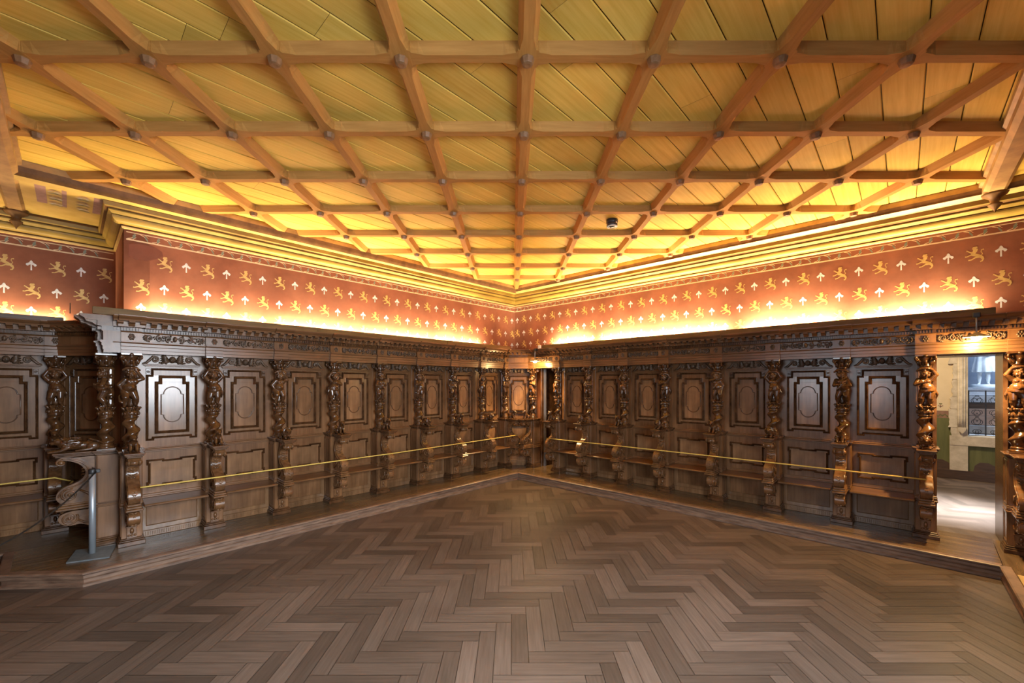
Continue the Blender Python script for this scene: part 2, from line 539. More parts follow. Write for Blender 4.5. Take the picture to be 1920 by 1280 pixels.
# ------------------------------------------------------------------ dais platforms
def dais_piece(name, poly, edges, label, board_dir, z=ZD):
    """poly in u,v (counter-clockwise or not), edges = indices of exposed front edges"""
    e = empty(name, W(*poly[0]), 0, label, 'platform')
    inv = Matrix.Translation(-e.location)
    P = [W(a, b) for a, b in poly]
    n = len(P)
    top = MB()
    # boards running along board_dir, clipped to the polygon
    d = Vector((board_dir[0], board_dir[1], 0)).normalized()
    nrm = Vector((-d.y, d.x, 0))
    ss = [p.dot(nrm) for p in P]
    uvs = []
    rnd = random.Random(len(name) + n)
    w = .168

    def clip(pl, k, sign):
        out = []
        for i in range(len(pl)):
            p, q = pl[i], pl[(i + 1) % len(pl)]
            a, b = (p.dot(nrm) - k) * sign, (q.dot(nrm) - k) * sign
            if a >= 0: out.append(p)
            if a * b < 0: out.append(p + (q - p) * (a / (a - b)))
        return out
    k = min(ss)
    while k < max(ss) - 1e-4:
        pl = clip(clip(P, k + .001, 1), min(k + w, max(ss)) - .001, -1)
        if len(pl) >= 3:
            ar = sum(pl[i].x * pl[(i + 1) % len(pl)].y - pl[(i + 1) % len(pl)].x * pl[i].y for i in range(len(pl)))
            if ar < 0: pl = pl[::-1]
            pts = [Vector((p.x, p.y, z)) - e.location for p in pl]
            top.add(pts, [list(range(len(pts)))], 0, False, rnd.random())
            ou = rnd.uniform(0, 40)
            uvs += [(p.dot(d) + ou, p.dot(nrm) + ou) for p in pl]
        k += w
    me = top.mesh('deck', M['dais'])
    ul = me.uv_layers.new(name='UVMap')
    for i, q in enumerate(uvs):
        ul.data[i].uv = q
    link('deck', me, e)
    cen = sum(P, Vector()) / n
    rz, nz = MB(), MB()
    for i in range(n):
        p, q = P[i], P[(i + 1) % n]
        t = (q - p).normalized()
        o = Vector((t.y, -t.x, 0))
        if o.dot(cen - p) > 0: o = -o

        def mit(j, e_in):
            if e_in not in edges: return o
            t2 = (P[(e_in + 1) % n] - P[e_in]).normalized()
            o2 = Vector((t2.y, -t2.x, 0))
            if o2.dot(cen - P[e_in]) > 0: o2 = -o2
            k_ = o + o2
            return k_ / max(.3, k_.dot(o))
        om, oq = (mit(i, (i - 1) % n), mit((i + 1) % n, (i + 1) % n)) if i in edges else (o, o)
        # underside wall for every side, moulded riser and nosing on the exposed ones
        prof = [(0, z - .004), (0, 0)]
        if i in edges:
            prof = [(.012, z - .03), (.012, .075), (.005, .06), (.005, .034), (.018, .022), (.018, 0)]
            nose = [(-.045, z + .0005), (.018, z + .0005), (.027, z - .006), (.027, z - .020), (.016, z - .028), (-.045, z - .028)]
            for a, b in zip(nose, nose[1:]):
                nz.add([p + om * a[0] + Vector((0, 0, a[1])) - e.location, q + oq * a[0] + Vector((0, 0, a[1])) - e.location,
                        q + oq * b[0] + Vector((0, 0, b[1])) - e.location, p + om * b[0] + Vector((0, 0, b[1])) - e.location], [(0, 1, 2, 3)])
        for a, b in zip(prof, prof[1:]):
            rz.add([p + om * a[0] + Vector((0, 0, a[1])) - e.location, q + oq * a[0] + Vector((0, 0, a[1])) - e.location,
                    q + oq * b[0] + Vector((0, 0, b[1])) - e.location, p + om * b[0] + Vector((0, 0, b[1])) - e.location], [(0, 1, 2, 3)])
    rz.build('riser', M['riser'], e)
    if edges: nz.build('nosing', M['riser'], e)
    return e


dais_piece('dais', [(0, 0), (5.765, .02), (6.26, -.44), (6.276, -1.15), (5.4, -1.15), (-.98, -.98)], (0, 1, 2),
           'low polished wooden dais under the left stalls, with an angled end', a3)
dais_piece('dais', [(0, 0), (-.98, -.98), (-.98, 6.05), (-.05, 6.02)], (3,), 'low wooden dais under the right stalls, lit brown boards', b3)
dais_piece('dais', [(-.05, 6.025), (-.98, 6.055), (-.98, V3 - .02), (7.0, V3 - .02), (7.0, 6.08)], (4,),
           'wooden dais starting at the right edge of the picture beside the doorway', a3)
dais_piece('dais', [(5.4, -1.155), (6.276, -1.155), (7.9, -1.155), (7.9, -2.15), (5.4, -2.15)], (1,),
           'wooden dais inside the recess at the left edge', a3)
# worn pale strip on the corner of the right dais
st = MB().box(-.16, .16, -.02, .02, 0, .003, .001)
so = st.build('anti_slip_strip', M['gilt'])
so.location = W(.32, 6.10, ZD + .001)
so.rotation_euler = (0, 0, RL)
tag(so, 'small pale strip fixed on the dais at the right picture edge', 'strip')

# ------------------------------------------------------------------ painted walls
ZB, ZC, ZT = 1.9, 3.56, 4.25


def lion(mb, cx, cz, fn, s=1.0, flip=1):
    T = lambda pts: [(cx + flip * x * s, cz + z * s) for x, z in pts]
    L = .0005
    lay = [0]

    def st(p, w):
        lay[0] += 1
        mb.stroke(T(p), [k * s for k in w], fn, 1, L + .00012 * lay[0])
    st([(-.012, .03), (.0, -.002), (.02, -.012), (.045, -.026), (.066, -.05)], [.030, .034, .028, .027, .022])      # trunk
    st([(.014, .062), (.008, .035), (-.004, .012)], [.034, .034, .024])                                            # mane
    st([(.026, .078), (.0, .07), (-.010, .058)], [.014, .03, .012])                                                # head
    st([(-.008, .02), (-.028, .028), (-.048, .046), (-.056, .047)], [.018, .013, .010, .016])                      # raised arm
    st([(-.012, .0), (-.03, -.004), (-.052, -.016), (-.066, -.015)], [.016, .012, .010, .015])                     # stretched arm
    st([(.04, -.03), (.01, -.036), (-.018, -.055), (-.042, -.058)], [.026, .014, .011, .014])                      # front hind leg
    st([(.058, -.04), (.068, -.062), (.060, -.082), (.046, -.086)], [.026, .015, .012, .014])                      # rear leg
    st([(.052, -.026), (.064, .0), (.052, .022), (.056, .042), (.074, .044)], [.007, .006, .006, .007, .014])       # tail


def cross(mb, cx, cz, fn, s=1.0):
    P = lambda x, z: (cx + x * s, cz + z * s)
    L = .0005
    mb.flat([P(-.0068, -.062), P(.0068, -.062), P(.0052, .03), P(-.0052, .03)], fn, 2, L)
    mb.flat([P(0, .056), P(-.010, .046), P(-.014, .032), P(0, .022), P(.014, .032), P(.010, .046)], fn, 2, L + .0004)
    for sx in (-1, 1):
        q = [P(sx * .004, .026), P(sx * .004, .008), P(sx * .026, -.008), P(sx * .034, .010)]
        mb.flat(q if sx < 0 else q[::-1], fn, 2, L + .0002)
        q = [P(sx * .022, .020), P(sx * .024, .004), P(sx * .022, -.014), P(sx * .036, -.010), P(sx * .044, .004), P(sx * .036, .016)]
        mb.flat(q if sx < 0 else q[::-1], fn, 2, L + .0004)
        q = [P(sx * .010, .034), P(sx * .008, .022), P(sx * .024, .012), P(sx * .028, .020)]
        mb.flat(q if sx < 0 else q[::-1], fn, 2, L + .0001)


def vine(mb, s0, s1, fn):
    """painted leaf border between two cream lines; s along the wall"""
    L = .0005
    zl, zh = 3.435, 3.517
    mb.flat([(s0, zl - .008), (s1, zl - .008), (s1, zl + .008), (s0, zl + .008)], fn, 3, L)
    mb.flat([(s0, zh - .005), (s1, zh - .005), (s1, zh + .005), (s0, zh + .005)], fn, 3, L)
    k = 0
    s = s0 + .06
    while s < s1 - .06:
        up = k % 2 == 0
        za, zb = (zl + .008, zh - .02) if up else (zh - .004, zl + .02)
        mb.stroke([(s - .05, za), (s - .012, (za + zb) / 2 + (-.012 if up else .012)), (s + .022, zb)], [.009, .006, .003], fn, 3, L)
        mb.stroke([(s - .004, za), (s + .024, (za + zb) / 2)], [.005, .003], fn, 3, L)
        c = (s + .006, (zl + zh) / 2 + (.004 if up else -.004))
        d = (.012, .036) if up else (.014, -.036)
        mb.flat([(c[0] - d[0], c[1] - d[1]), (c[0] + .013, c[1] - .008), (c[0] + d[0], c[1] + d[1]), (c[0] - .013, c[1] + .008)], fn, 4, L + .0003)
        s += .105
        k += 1


WM = [M['red'], M['gold'], M['white'], M['cream'], M['leaf']]


def wall_segment(mb, p, q, nrm, z0, z1, th=.22):
    """solid wall slab: front face from p to q, thickness away from the room"""
    p, q = Vector(p), Vector(q)
    o = Vector((nrm[0], nrm[1], 0))
    a, b, c, d = p, q, q - o * th, p - o * th
    vs = []
    for z in (z0, z1):
        vs += [Vector((t.x, t.y, z)) for t in (a, b, c, d)]
    mb.add(vs, [(0, 1, 5, 4), (1, 2, 6, 5), (2, 3, 7, 6), (3, 0, 4, 7), (4, 5, 6, 7), (3, 2, 1, 0)])


wl = MB()
WM.append(mk('repainted_plaster', (.15, .052, .034, 1), (.19, .068, .044, 1), .75, (3, 3, 3), spec=.2))
wall_segment(wl, W(-1, -1), W(5.44, -1), b3, 0, ZT)
wall_segment(wl, W(5.44, -1), W(5.44, -2.2), a3, 0, ZT)
wall_segment(wl, W(5.44, -2.2), W(U4 + .2, -2.2), b3, 0, ZT)
fL = lambda s, z, l: W(-s, -1 + l, z)       # s = -u so that s runs left to right
fRec = lambda s, z, l: W(-s, -2.2 + l, z)
rnd = random.Random(5)
for row, (z, off) in enumerate(((3.222, 0), (2.92, 1), (2.675, 0))):
    k = 0
    u = 5.296
    i = 0
    while u > -.92:
        # rows are a checkerboard of lions and crosses 0.206 m apart
        is_lion = (i % 2 == 0) == (off == 1)
        if not (row == 0 and i == 0):
            if is_lion: lion(wl, -u, z, fL, 1.0)
            else: cross(wl, -u, z, fL)
        u -= .2065
        i += 1
    for j in range(10):
        u = 5.55 + .2055 * j
        if (j % 2 == 0) == (off == 0): lion(wl, -u, z, fRec)
        else: cross(wl, -u, z, fRec)
wl.flat([(-5.40, 3.24), (-5.34, 3.22), (-5.24, 3.225), (-5.17, 3.26), (-5.10, 3.31), (-5.11, 3.36), (-5.18, 3.40), (-5.32, 3.41), (-5.40, 3.38)], fL, 5, .001)
vine(wl, -5.42, .99, fL)
vine(wl, -8.1, -5.46, fRec)
struct(wl.build('wall_left', WM))

wr = MB()
DR = (5.60, 6.13)               # right doorway
DC = (-.06, .44)                # corner doorway
segs = [(-1.0, DC[0]), (DC[1], DR[0]), (DR[1], V3 + .2)]
for v0, v1 in segs:
    wall_segment(wr, W(-1, v0), W(-1, v1), a3, 0, 2.16)
wall_segment(wr, W(-1, -1.0), W(-1, V3 + .2), a3, 2.16, ZT)
fR = lambda s, z, l: W(-1 + l, s, z)
for row, (z, off) in enumerate(((3.24, 0), (2.945, 1), (2.69, 0))):
    v, i = -.93, 0
    while v < 6.9:
        is_lion = (i % 2 == 0) == (off == 1)
        if is_lion: lion(wr, v, z, fR)
        else: cross(wr, v, z, fR)
        v += .1958
        i += 1
vine(wr, -.99, V3, fR)
struct(wr.build('wall_right', WM))

# walls behind the photographer, each with a window opening


def wall_with_window(name, fn, s0, s1, w0, w1, z0, z1, nrm):
    mb = MB()
    wall_segment(mb, fn(s0), fn(w0), nrm, 0, ZT)
    wall_segment(mb, fn(w1), fn(s1), nrm, 0, ZT)
    wall_segment(mb, fn(w0), fn(w1), nrm, 0, z0)
    wall_segment(mb, fn(w0), fn(w1), nrm, z1, ZT)
    struct(mb.build(name, M['red']))


wall_with_window('wall_near_right', lambda s: W(s, V3), -1.2, U4 + .2, 3.35, 5.65, 1.15, 3.05, -b3)
wall_with_window('wall_near_left', lambda s: W(U4, s), -2.4, V3 + .2, 2.75, 5.25, 1.2, 3.0, -a3)


def window(name, p, rz, w, h):
    e = bpy.data.objects.new(name, None)
    C.objects.link(e)
    e.location, e.rotation_euler = p, (0, 0, rz)
    struct(e)
    mb = MB()
    for x in (-w / 2, 0, w / 2): mb.box(x - .035, x + .035, .06, .14, -h / 2, h / 2, .004)
    for z in (-h / 2, h * .18, h / 2): mb.box(-w / 2, w / 2, .06, .14, z - .035, z + .035, .004)
    mb.build('window_frame', M['stall'], e)


window('window_1', W(4.5, V3, 2.1), RL + pi, 2.3, 1.9)
window('window_2', W(U4, 4.0, 2.1), RR + pi, 2.5, 1.8)

# ------------------------------------------------------------------ ceiling: planks, frame, girders
ZL, ZP = 3.85, 3.915
ce = MB()
uvs = []
vv = -1.3
ph = UV((1747 - 960) * 2.282 / 778, 2.282)[1]
pitch = .227
v0 = ph - pitch * math.ceil((ph + 2.4) / pitch)
rnd = random.Random(11)
v = v0
while v < V3 + .2:
    g, c = .0025, .006
    bands = [(v + g, v + g + c, .006, 0), (v + g + c, v + pitch - g - c, 0, 0), (v + pitch - g - c, v + pitch - g, 0, .006)]
    t = rnd.random()
    cut = sorted([-1.2, U4 + .2] + [rnd.uniform(1, 7)])
    for ua, ub in zip(cut, cut[1:]):
        ou, ov = rnd.uniform(0, 50), rnd.uniform(0, 50)
        t = rnd.random()
        for va, vb, za, zb in bands:
            pts = [W(ua + .001, va, ZP + za), W(ub - .001, va, ZP + za), W(ub - .001, vb, ZP + zb), W(ua + .001, vb, ZP + zb)]
            ce.add(pts, [(0, 1, 2, 3)], 0, False, t)
            uvs += [(ou + ua, ov + va), (ou + ub, ov + va), (ou + ub, ov + vb), (ou + ua, ov + vb)]
    v += pitch
ce.add([W(-1.3, -2.6, ZP + .03), W(U4 + .3, -2.6, ZP + .03), W(U4 + .3, V3 + .3, ZP + .03), W(-1.3, V3 + .3, ZP + .03)], [(0, 1, 2, 3)], 1)
uvs += [(0, 0)] * 4
me = ce.mesh('ceiling', [M['plank'], M['dark']])
ul = me.uv_layers.new(name='UVMap')
for i, q in enumerate(uvs):
    ul.data[i].uv = q
struct(link('ceiling', me))

PF = .30                       # ceiling frame distance from the walls
U1, V2 = 6.20, 6.04            # girders


def cornice(name, path, prof, mats, closed_ends=True):
    """profile (p, z) with p measured out of the wall, swept along u,v points with mitres; material per profile span"""
    mb = MB()
    pts = [Vector(p) for p in path]
    N = len(pts)
    offs = []
    for i in range(N):
        e1 = (pts[i] - pts[i - 1]).normalized() if i else (pts[1] - pts[0]).normalized()
        e2 = (pts[i + 1] - pts[i]).normalized() if i < N - 1 else e1
        n1, n2 = Vector((-e1.y, e1.x)), Vector((-e2.y, e2.x))
        k = n1 + n2
        offs.append(k / max(.2, k.dot(n1)))
    for (p0, z0, m), (p1, z1, _) in zip(prof, prof[1:]):
        for i in range(N - 1):
            a, b = pts[i] + offs[i] * p0, pts[i + 1] + offs[i + 1] * p0
            c, d = pts[i + 1] + offs[i + 1] * p1, pts[i] + offs[i] * p1
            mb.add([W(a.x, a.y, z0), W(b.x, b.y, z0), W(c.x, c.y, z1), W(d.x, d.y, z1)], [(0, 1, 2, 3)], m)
    return struct(mb.build(name, mats))


def roundel(p0, z0, p1, z1, n=6, m=0):
    out = []
    for i in range(n + 1):
        t = pi / 2 * i / n
        out.append((p0 + (p1 - p0) * sin(t), z1 - (z1 - z0) * cos(t), m))
    return out


# materials: 0 ochre, 1 gilt, 2 dark, 3 frame, 4 painted
CM = [M['cornice'], M['gilt'], M['dark'], M['frame'], M['painted']]  # dark paints shade into the grooves and the frame band
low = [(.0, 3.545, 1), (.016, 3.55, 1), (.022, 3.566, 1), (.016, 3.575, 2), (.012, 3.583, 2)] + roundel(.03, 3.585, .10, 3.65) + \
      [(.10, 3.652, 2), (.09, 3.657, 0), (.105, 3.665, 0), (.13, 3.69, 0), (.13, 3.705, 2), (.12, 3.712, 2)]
right_prof = low + [(.19, 3.712, 0), (.20, 3.722, 0), (.205, 3.765, 2), (.2, 3.77, 1), (.235, 3.772, 1), (.26, 3.785, 1), (.285, 3.80, 2), (.285, 3.81, 2), (.30, 3.855, 3), (PF, ZP + .01, 3)]  # gilt on the soffit paints in the light from the lamps below
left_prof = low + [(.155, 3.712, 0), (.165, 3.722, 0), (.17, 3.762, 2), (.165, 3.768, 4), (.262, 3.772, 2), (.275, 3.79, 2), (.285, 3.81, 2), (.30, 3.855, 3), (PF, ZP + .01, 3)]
# path direction chosen so that the offset normal (-dy, dx) points into the room in u,v
lft = low + [(.155, 3.712, 0), (.165, 3.722, 0), (.17, 3.762, 2), (.15, 3.80, 2)]
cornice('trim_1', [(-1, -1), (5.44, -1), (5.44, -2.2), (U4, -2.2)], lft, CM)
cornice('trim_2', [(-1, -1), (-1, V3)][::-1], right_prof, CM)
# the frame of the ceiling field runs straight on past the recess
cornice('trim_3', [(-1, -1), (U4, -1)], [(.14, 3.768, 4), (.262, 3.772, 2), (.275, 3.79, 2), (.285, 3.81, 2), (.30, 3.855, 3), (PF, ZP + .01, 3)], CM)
# painted soffit over the recess
sf = MB()
sf.add([W(5.30, -.845, 3.79), W(U4, -.845, 3.79), W(U4, -2.10, 3.79), (W(5.30, -2.10, 3.79))], [(0, 1, 2, 3)], 0)
for ua in (5.60, 5.875, 6.02):
    wd_ = .075 if ua != 5.875 else .035
    sf.add([W(ua, -.85, 3.788), W(ua + wd_, -.85, 3.788), W(ua + wd_, -1.5, 3.788), W(ua, -1.5, 3.788)], [(0, 1, 2, 3)], 1)


def motif(mb, c, fn, rnd, zlift=.0):
    for k in range(3):
        m = (2, 3, 1)[k]
        for j in range(3):
            x, y = c[0] + (j - 1) * .028 + rnd.uniform(-.008, .008), c[1] + (k - 1) * .055 + (j % 2) * .012
            a = (.5, 0, -.5)[j] + rnd.uniform(-.2, .2)
            l, h = rnd.uniform(.024, .036), rnd.uniform(.008, .013)
            mb.flat([(x - l * cos(a), y - l * sin(a)), (x + h * sin(a), y - h * cos(a)), (x + l * cos(a), y + l * sin(a)), (x - h * sin(a), y + h * cos(a))], fn, m, zlift + .0006 * k)


rnd = random.Random(3)
fs_ = lambda s, t, l: W(s, t, 3.7875 - l)
for s in (5.75, 5.96):
    for t in (-.85, -1.05, -1.25, -1.45):
        motif(sf, (s, t), fs_, rnd)
fs2 = lambda s, t, l: W(s, t, 3.769 - l + (t + .835) * .04)
for k in range(26):
    s = 5.2 - .235 * k
    for j in range(5):
        x, y = s + rnd.uniform(-.05, .05), -.79 + rnd.uniform(-.025, .025)
        a, l, h = rnd.uniform(-.4, .4), rnd.uniform(.01, .026), rnd.uniform(.005, .009)
        sf.flat([(x - l * cos(a), y - l * sin(a)), (x + h * sin(a), y - h * cos(a)), (x + l * cos(a), y + l * sin(a)), (x - h * sin(a), y + h * cos(a))], fs2, (2, 3, 1, 4)[(k + j) % 4], 0)
struct(sf.build('trim_5', [M['painted'], M['mauve'], M['leaf'], M['white'], M['red']]))


def girder(name, axis, k, s0, s1, label):
    """moulded ceiling girder; axis 'u' runs along u at v=k, 'v' runs along v at u=k"""
    fn = (lambda a, b, d: W(d, k + a, b)) if axis == 'u' else (lambda a, b, d: W(k + a, d, b))
    e = empty(name, fn(0, ZL, (s0 + s1) / 2), 0, label, 'ceiling beam')
    inv = e.location
    f2 = lambda a, b, d: fn(a, b, d) - inv
    mb = MB()
    prof = [(-.11, ZP + .005), (-.11, 3.87), (-.085, 3.86), (-.085, 3.80), (-.05, 3.765), (.05, 3.765), (.085, 3.80), (.085, 3.86), (.11, 3.87), (.11, ZP + .005)]
    mb.prism(prof, f2, s0, s1)
    mb.build('beam', M['frame'], e)
    return e, f2


g2, f2 = girder('ceiling_girder', 'u', V2, -.72, U4, 'thick moulded ceiling girder at the right picture edge')
pe = MB()
pe.lathe([(.0, -.20), (.012, -.17), (.05, -.12), (.055, -.11), (.03, -.09), (.045, -.05), (.09, -.02), (.10, 0.0)], 12)
pm = pe.mesh('pendant', M['dark'])
o = link('pendant', pm, g2)
o.location = f2(0, 3.765, -.66) + Vector((0, 0, 0))
g1, f1 = girder('ceiling_girder', 'v', U1 + .07, -2.1, V2, 'thick moulded ceiling girder beside the painted soffit, far left')
o = link('pendant', pm, g1)
o.location = f1(0, 3.765, -2.0)

# ------------------------------------------------------------------ ceiling lattice
CX, CY, X0, Y0 = .7957, .780, .098, 4.953


def beam_mesh(L, along, blocks):
    """chamfered lattice beam with square blocks left at the crossings (positions along the beam)"""
    mb = MB()
    H = ZP - ZL + .005
    wt, wb, wk = .062, .031, .062
    fn = (lambda a, b, d: (d, a, b)) if along == 'x' else (lambda a, b, d: (a, d, b))
    sect = lambda k: [(-wt, H), (-wt, H - .006), (-(wb + (wt - wb) * k), 0), ((wb + (wt - wb) * k), 0), (wt, H - .006), (wt, H)]
    cuts = [0.0]
    st = []
    stops = [(b - .068, b + .068) for b in blocks]
    pos = [(-L / 2, 0 if not any(abs(b + L / 2) < .07 for b in blocks) else 1)]
    ev = []
    for b0, b1 in stops:
        ev += [(b0 - .085, 0), (b0 - .05, .30), (b0 - .002, .62), (b0, 1), (b1, 1), (b1 + .002, .62), (b1 + .05, .30), (b1 + .085, 0)]
    ev = [(-L / 2, 0)] + [t for t in ev if -L / 2 + .001 < t[0] < L / 2 - .001] + [(L / 2, 0)]
    if len(ev) > 2:
        ev[0] = (-L / 2, ev[1][1]); ev[-1] = (L / 2, ev[-2][1])
    rings = []
    for d, k in ev:
        rings.append([fn(a, b, d) for a, b in sect(k)])
    n = 6
    vs = [p for r in rings for p in r]
    fs = [(i * n + j, i * n + (j + 1) % n, (i + 1) * n + (j + 1) % n, (i + 1) * n + j) for i in range(len(rings) - 1) for j in range(n)]
    fs += [list(range(n))[::-1], [(len(rings) - 1) * n + j for j in range(n)]]
    mb.add(vs, fs)
    return mb


bs_ = MB()
bs_.lathe([(.044, .012), (.044, -.006), (.036, -.034), (.034, -.038), (.02, -.043)], 8, smooth=False)
boss_me = bs_.mesh('boss', M['knob'])
lim = lambda x, y: (UV(x, y)[0] > -1 + PF and UV(x, y)[1] > -1 + PF and UV(x, y)[1] < V2 - .1 and UV(x, y)[0] < U1 - .04)


def span(f, lo, hi):
    n = 4000
    ins = [lo + (hi - lo) * i / n for i in range(n + 1) if f(lo + (hi - lo) * i / n)]
    return (ins[0], ins[-1]) if ins else None


rows = range(-4, 5)
cols = range(-9, 7)
ordn = ['first', 'second', 'third', 'fourth', 'fifth', 'sixth', 'seventh', 'eighth', 'ninth', 'tenth', 'eleventh', 'twelfth']
for k in rows:
    y = Y0 + CY * k
    sp = span(lambda x: lim(x, y), -9, 9)
    if not sp or sp[1] - sp[0] < .25: continue
    x0, x1 = sp[0] - .1, sp[1] + .1
    xc = (x0 + x1) / 2
    cr = [X0 + CX * j for j in cols if x0 + .13 < X0 + CX * j < x1 - .13]
    e = empty('ceiling_cross_beam', (xc, y, ZL), 0,
              f'chamfered oak ceiling beam running side to side, {ordn[4 - k]} from the far corner', 'ceiling beam', 'oak cross beams of the ceiling lattice')
    bm_ = beam_mesh(x1 - x0, 'x', [c - xc for c in cr]).build('beam', M['oak'], e)
    for c in cr:
        o = link('boss', boss_me, bm_)
        o.location = (c - xc, 0, 0)
jn = 0
for j in cols:
    x = X0 + CX * j
    sp = span(lambda y: lim(x, y) and y > 1.3, 0, 10)
    if not sp or sp[1] - sp[0] < .2: continue
    y0, y1 = sp[0] - .1, sp[1] + .1
    yc = (y0 + y1) / 2
    cr = [Y0 + CY * k for k in rows if y0 + .13 < Y0 + CY * k < y1 - .13]
    where = 'on the middle line to the far corner' if j == 0 else f'{ordn[abs(j) - 1]} to the {"left" if j < 0 else "right"} of the middle beam'
    e = empty('ceiling_lattice_beam', (x, yc, ZL), 0, f'chamfered oak ceiling beam running away from view, {where}', 'ceiling beam', 'oak lattice beams running to the far corner')
    mb = beam_mesh(y1 - y0, 'y', [c - yc for c in cr])
    mb.v = [(p[0], p[1], p[2] - .0012) for p in mb.v]
    mb.build('beam', M['oakd'], e)

# smoke detector
e = empty('smoke_detector', (1.285, 5.33, ZP), 0, 'small round black smoke detector between the ceiling beams', 'smoke detector')
MB().lathe([(.075, 0), (.075, -.03), (.068, -.05)], 20).build('base', M['detector'], e)
MB().lathe([(.062, -.045), (.07, -.06), (.066, -.085), (.04, -.098), (.0, -.1)], 20).build('sensor_dome', M['detector'], e)
MB().lathe([(.0665, -.082), (.0685, -.084), (.0685, -.09), (.062, -.093)], 20).build('ring', M['plastic'], e)

# ------------------------------------------------------------------ carved figures (fused meshes)
PU = 1.0


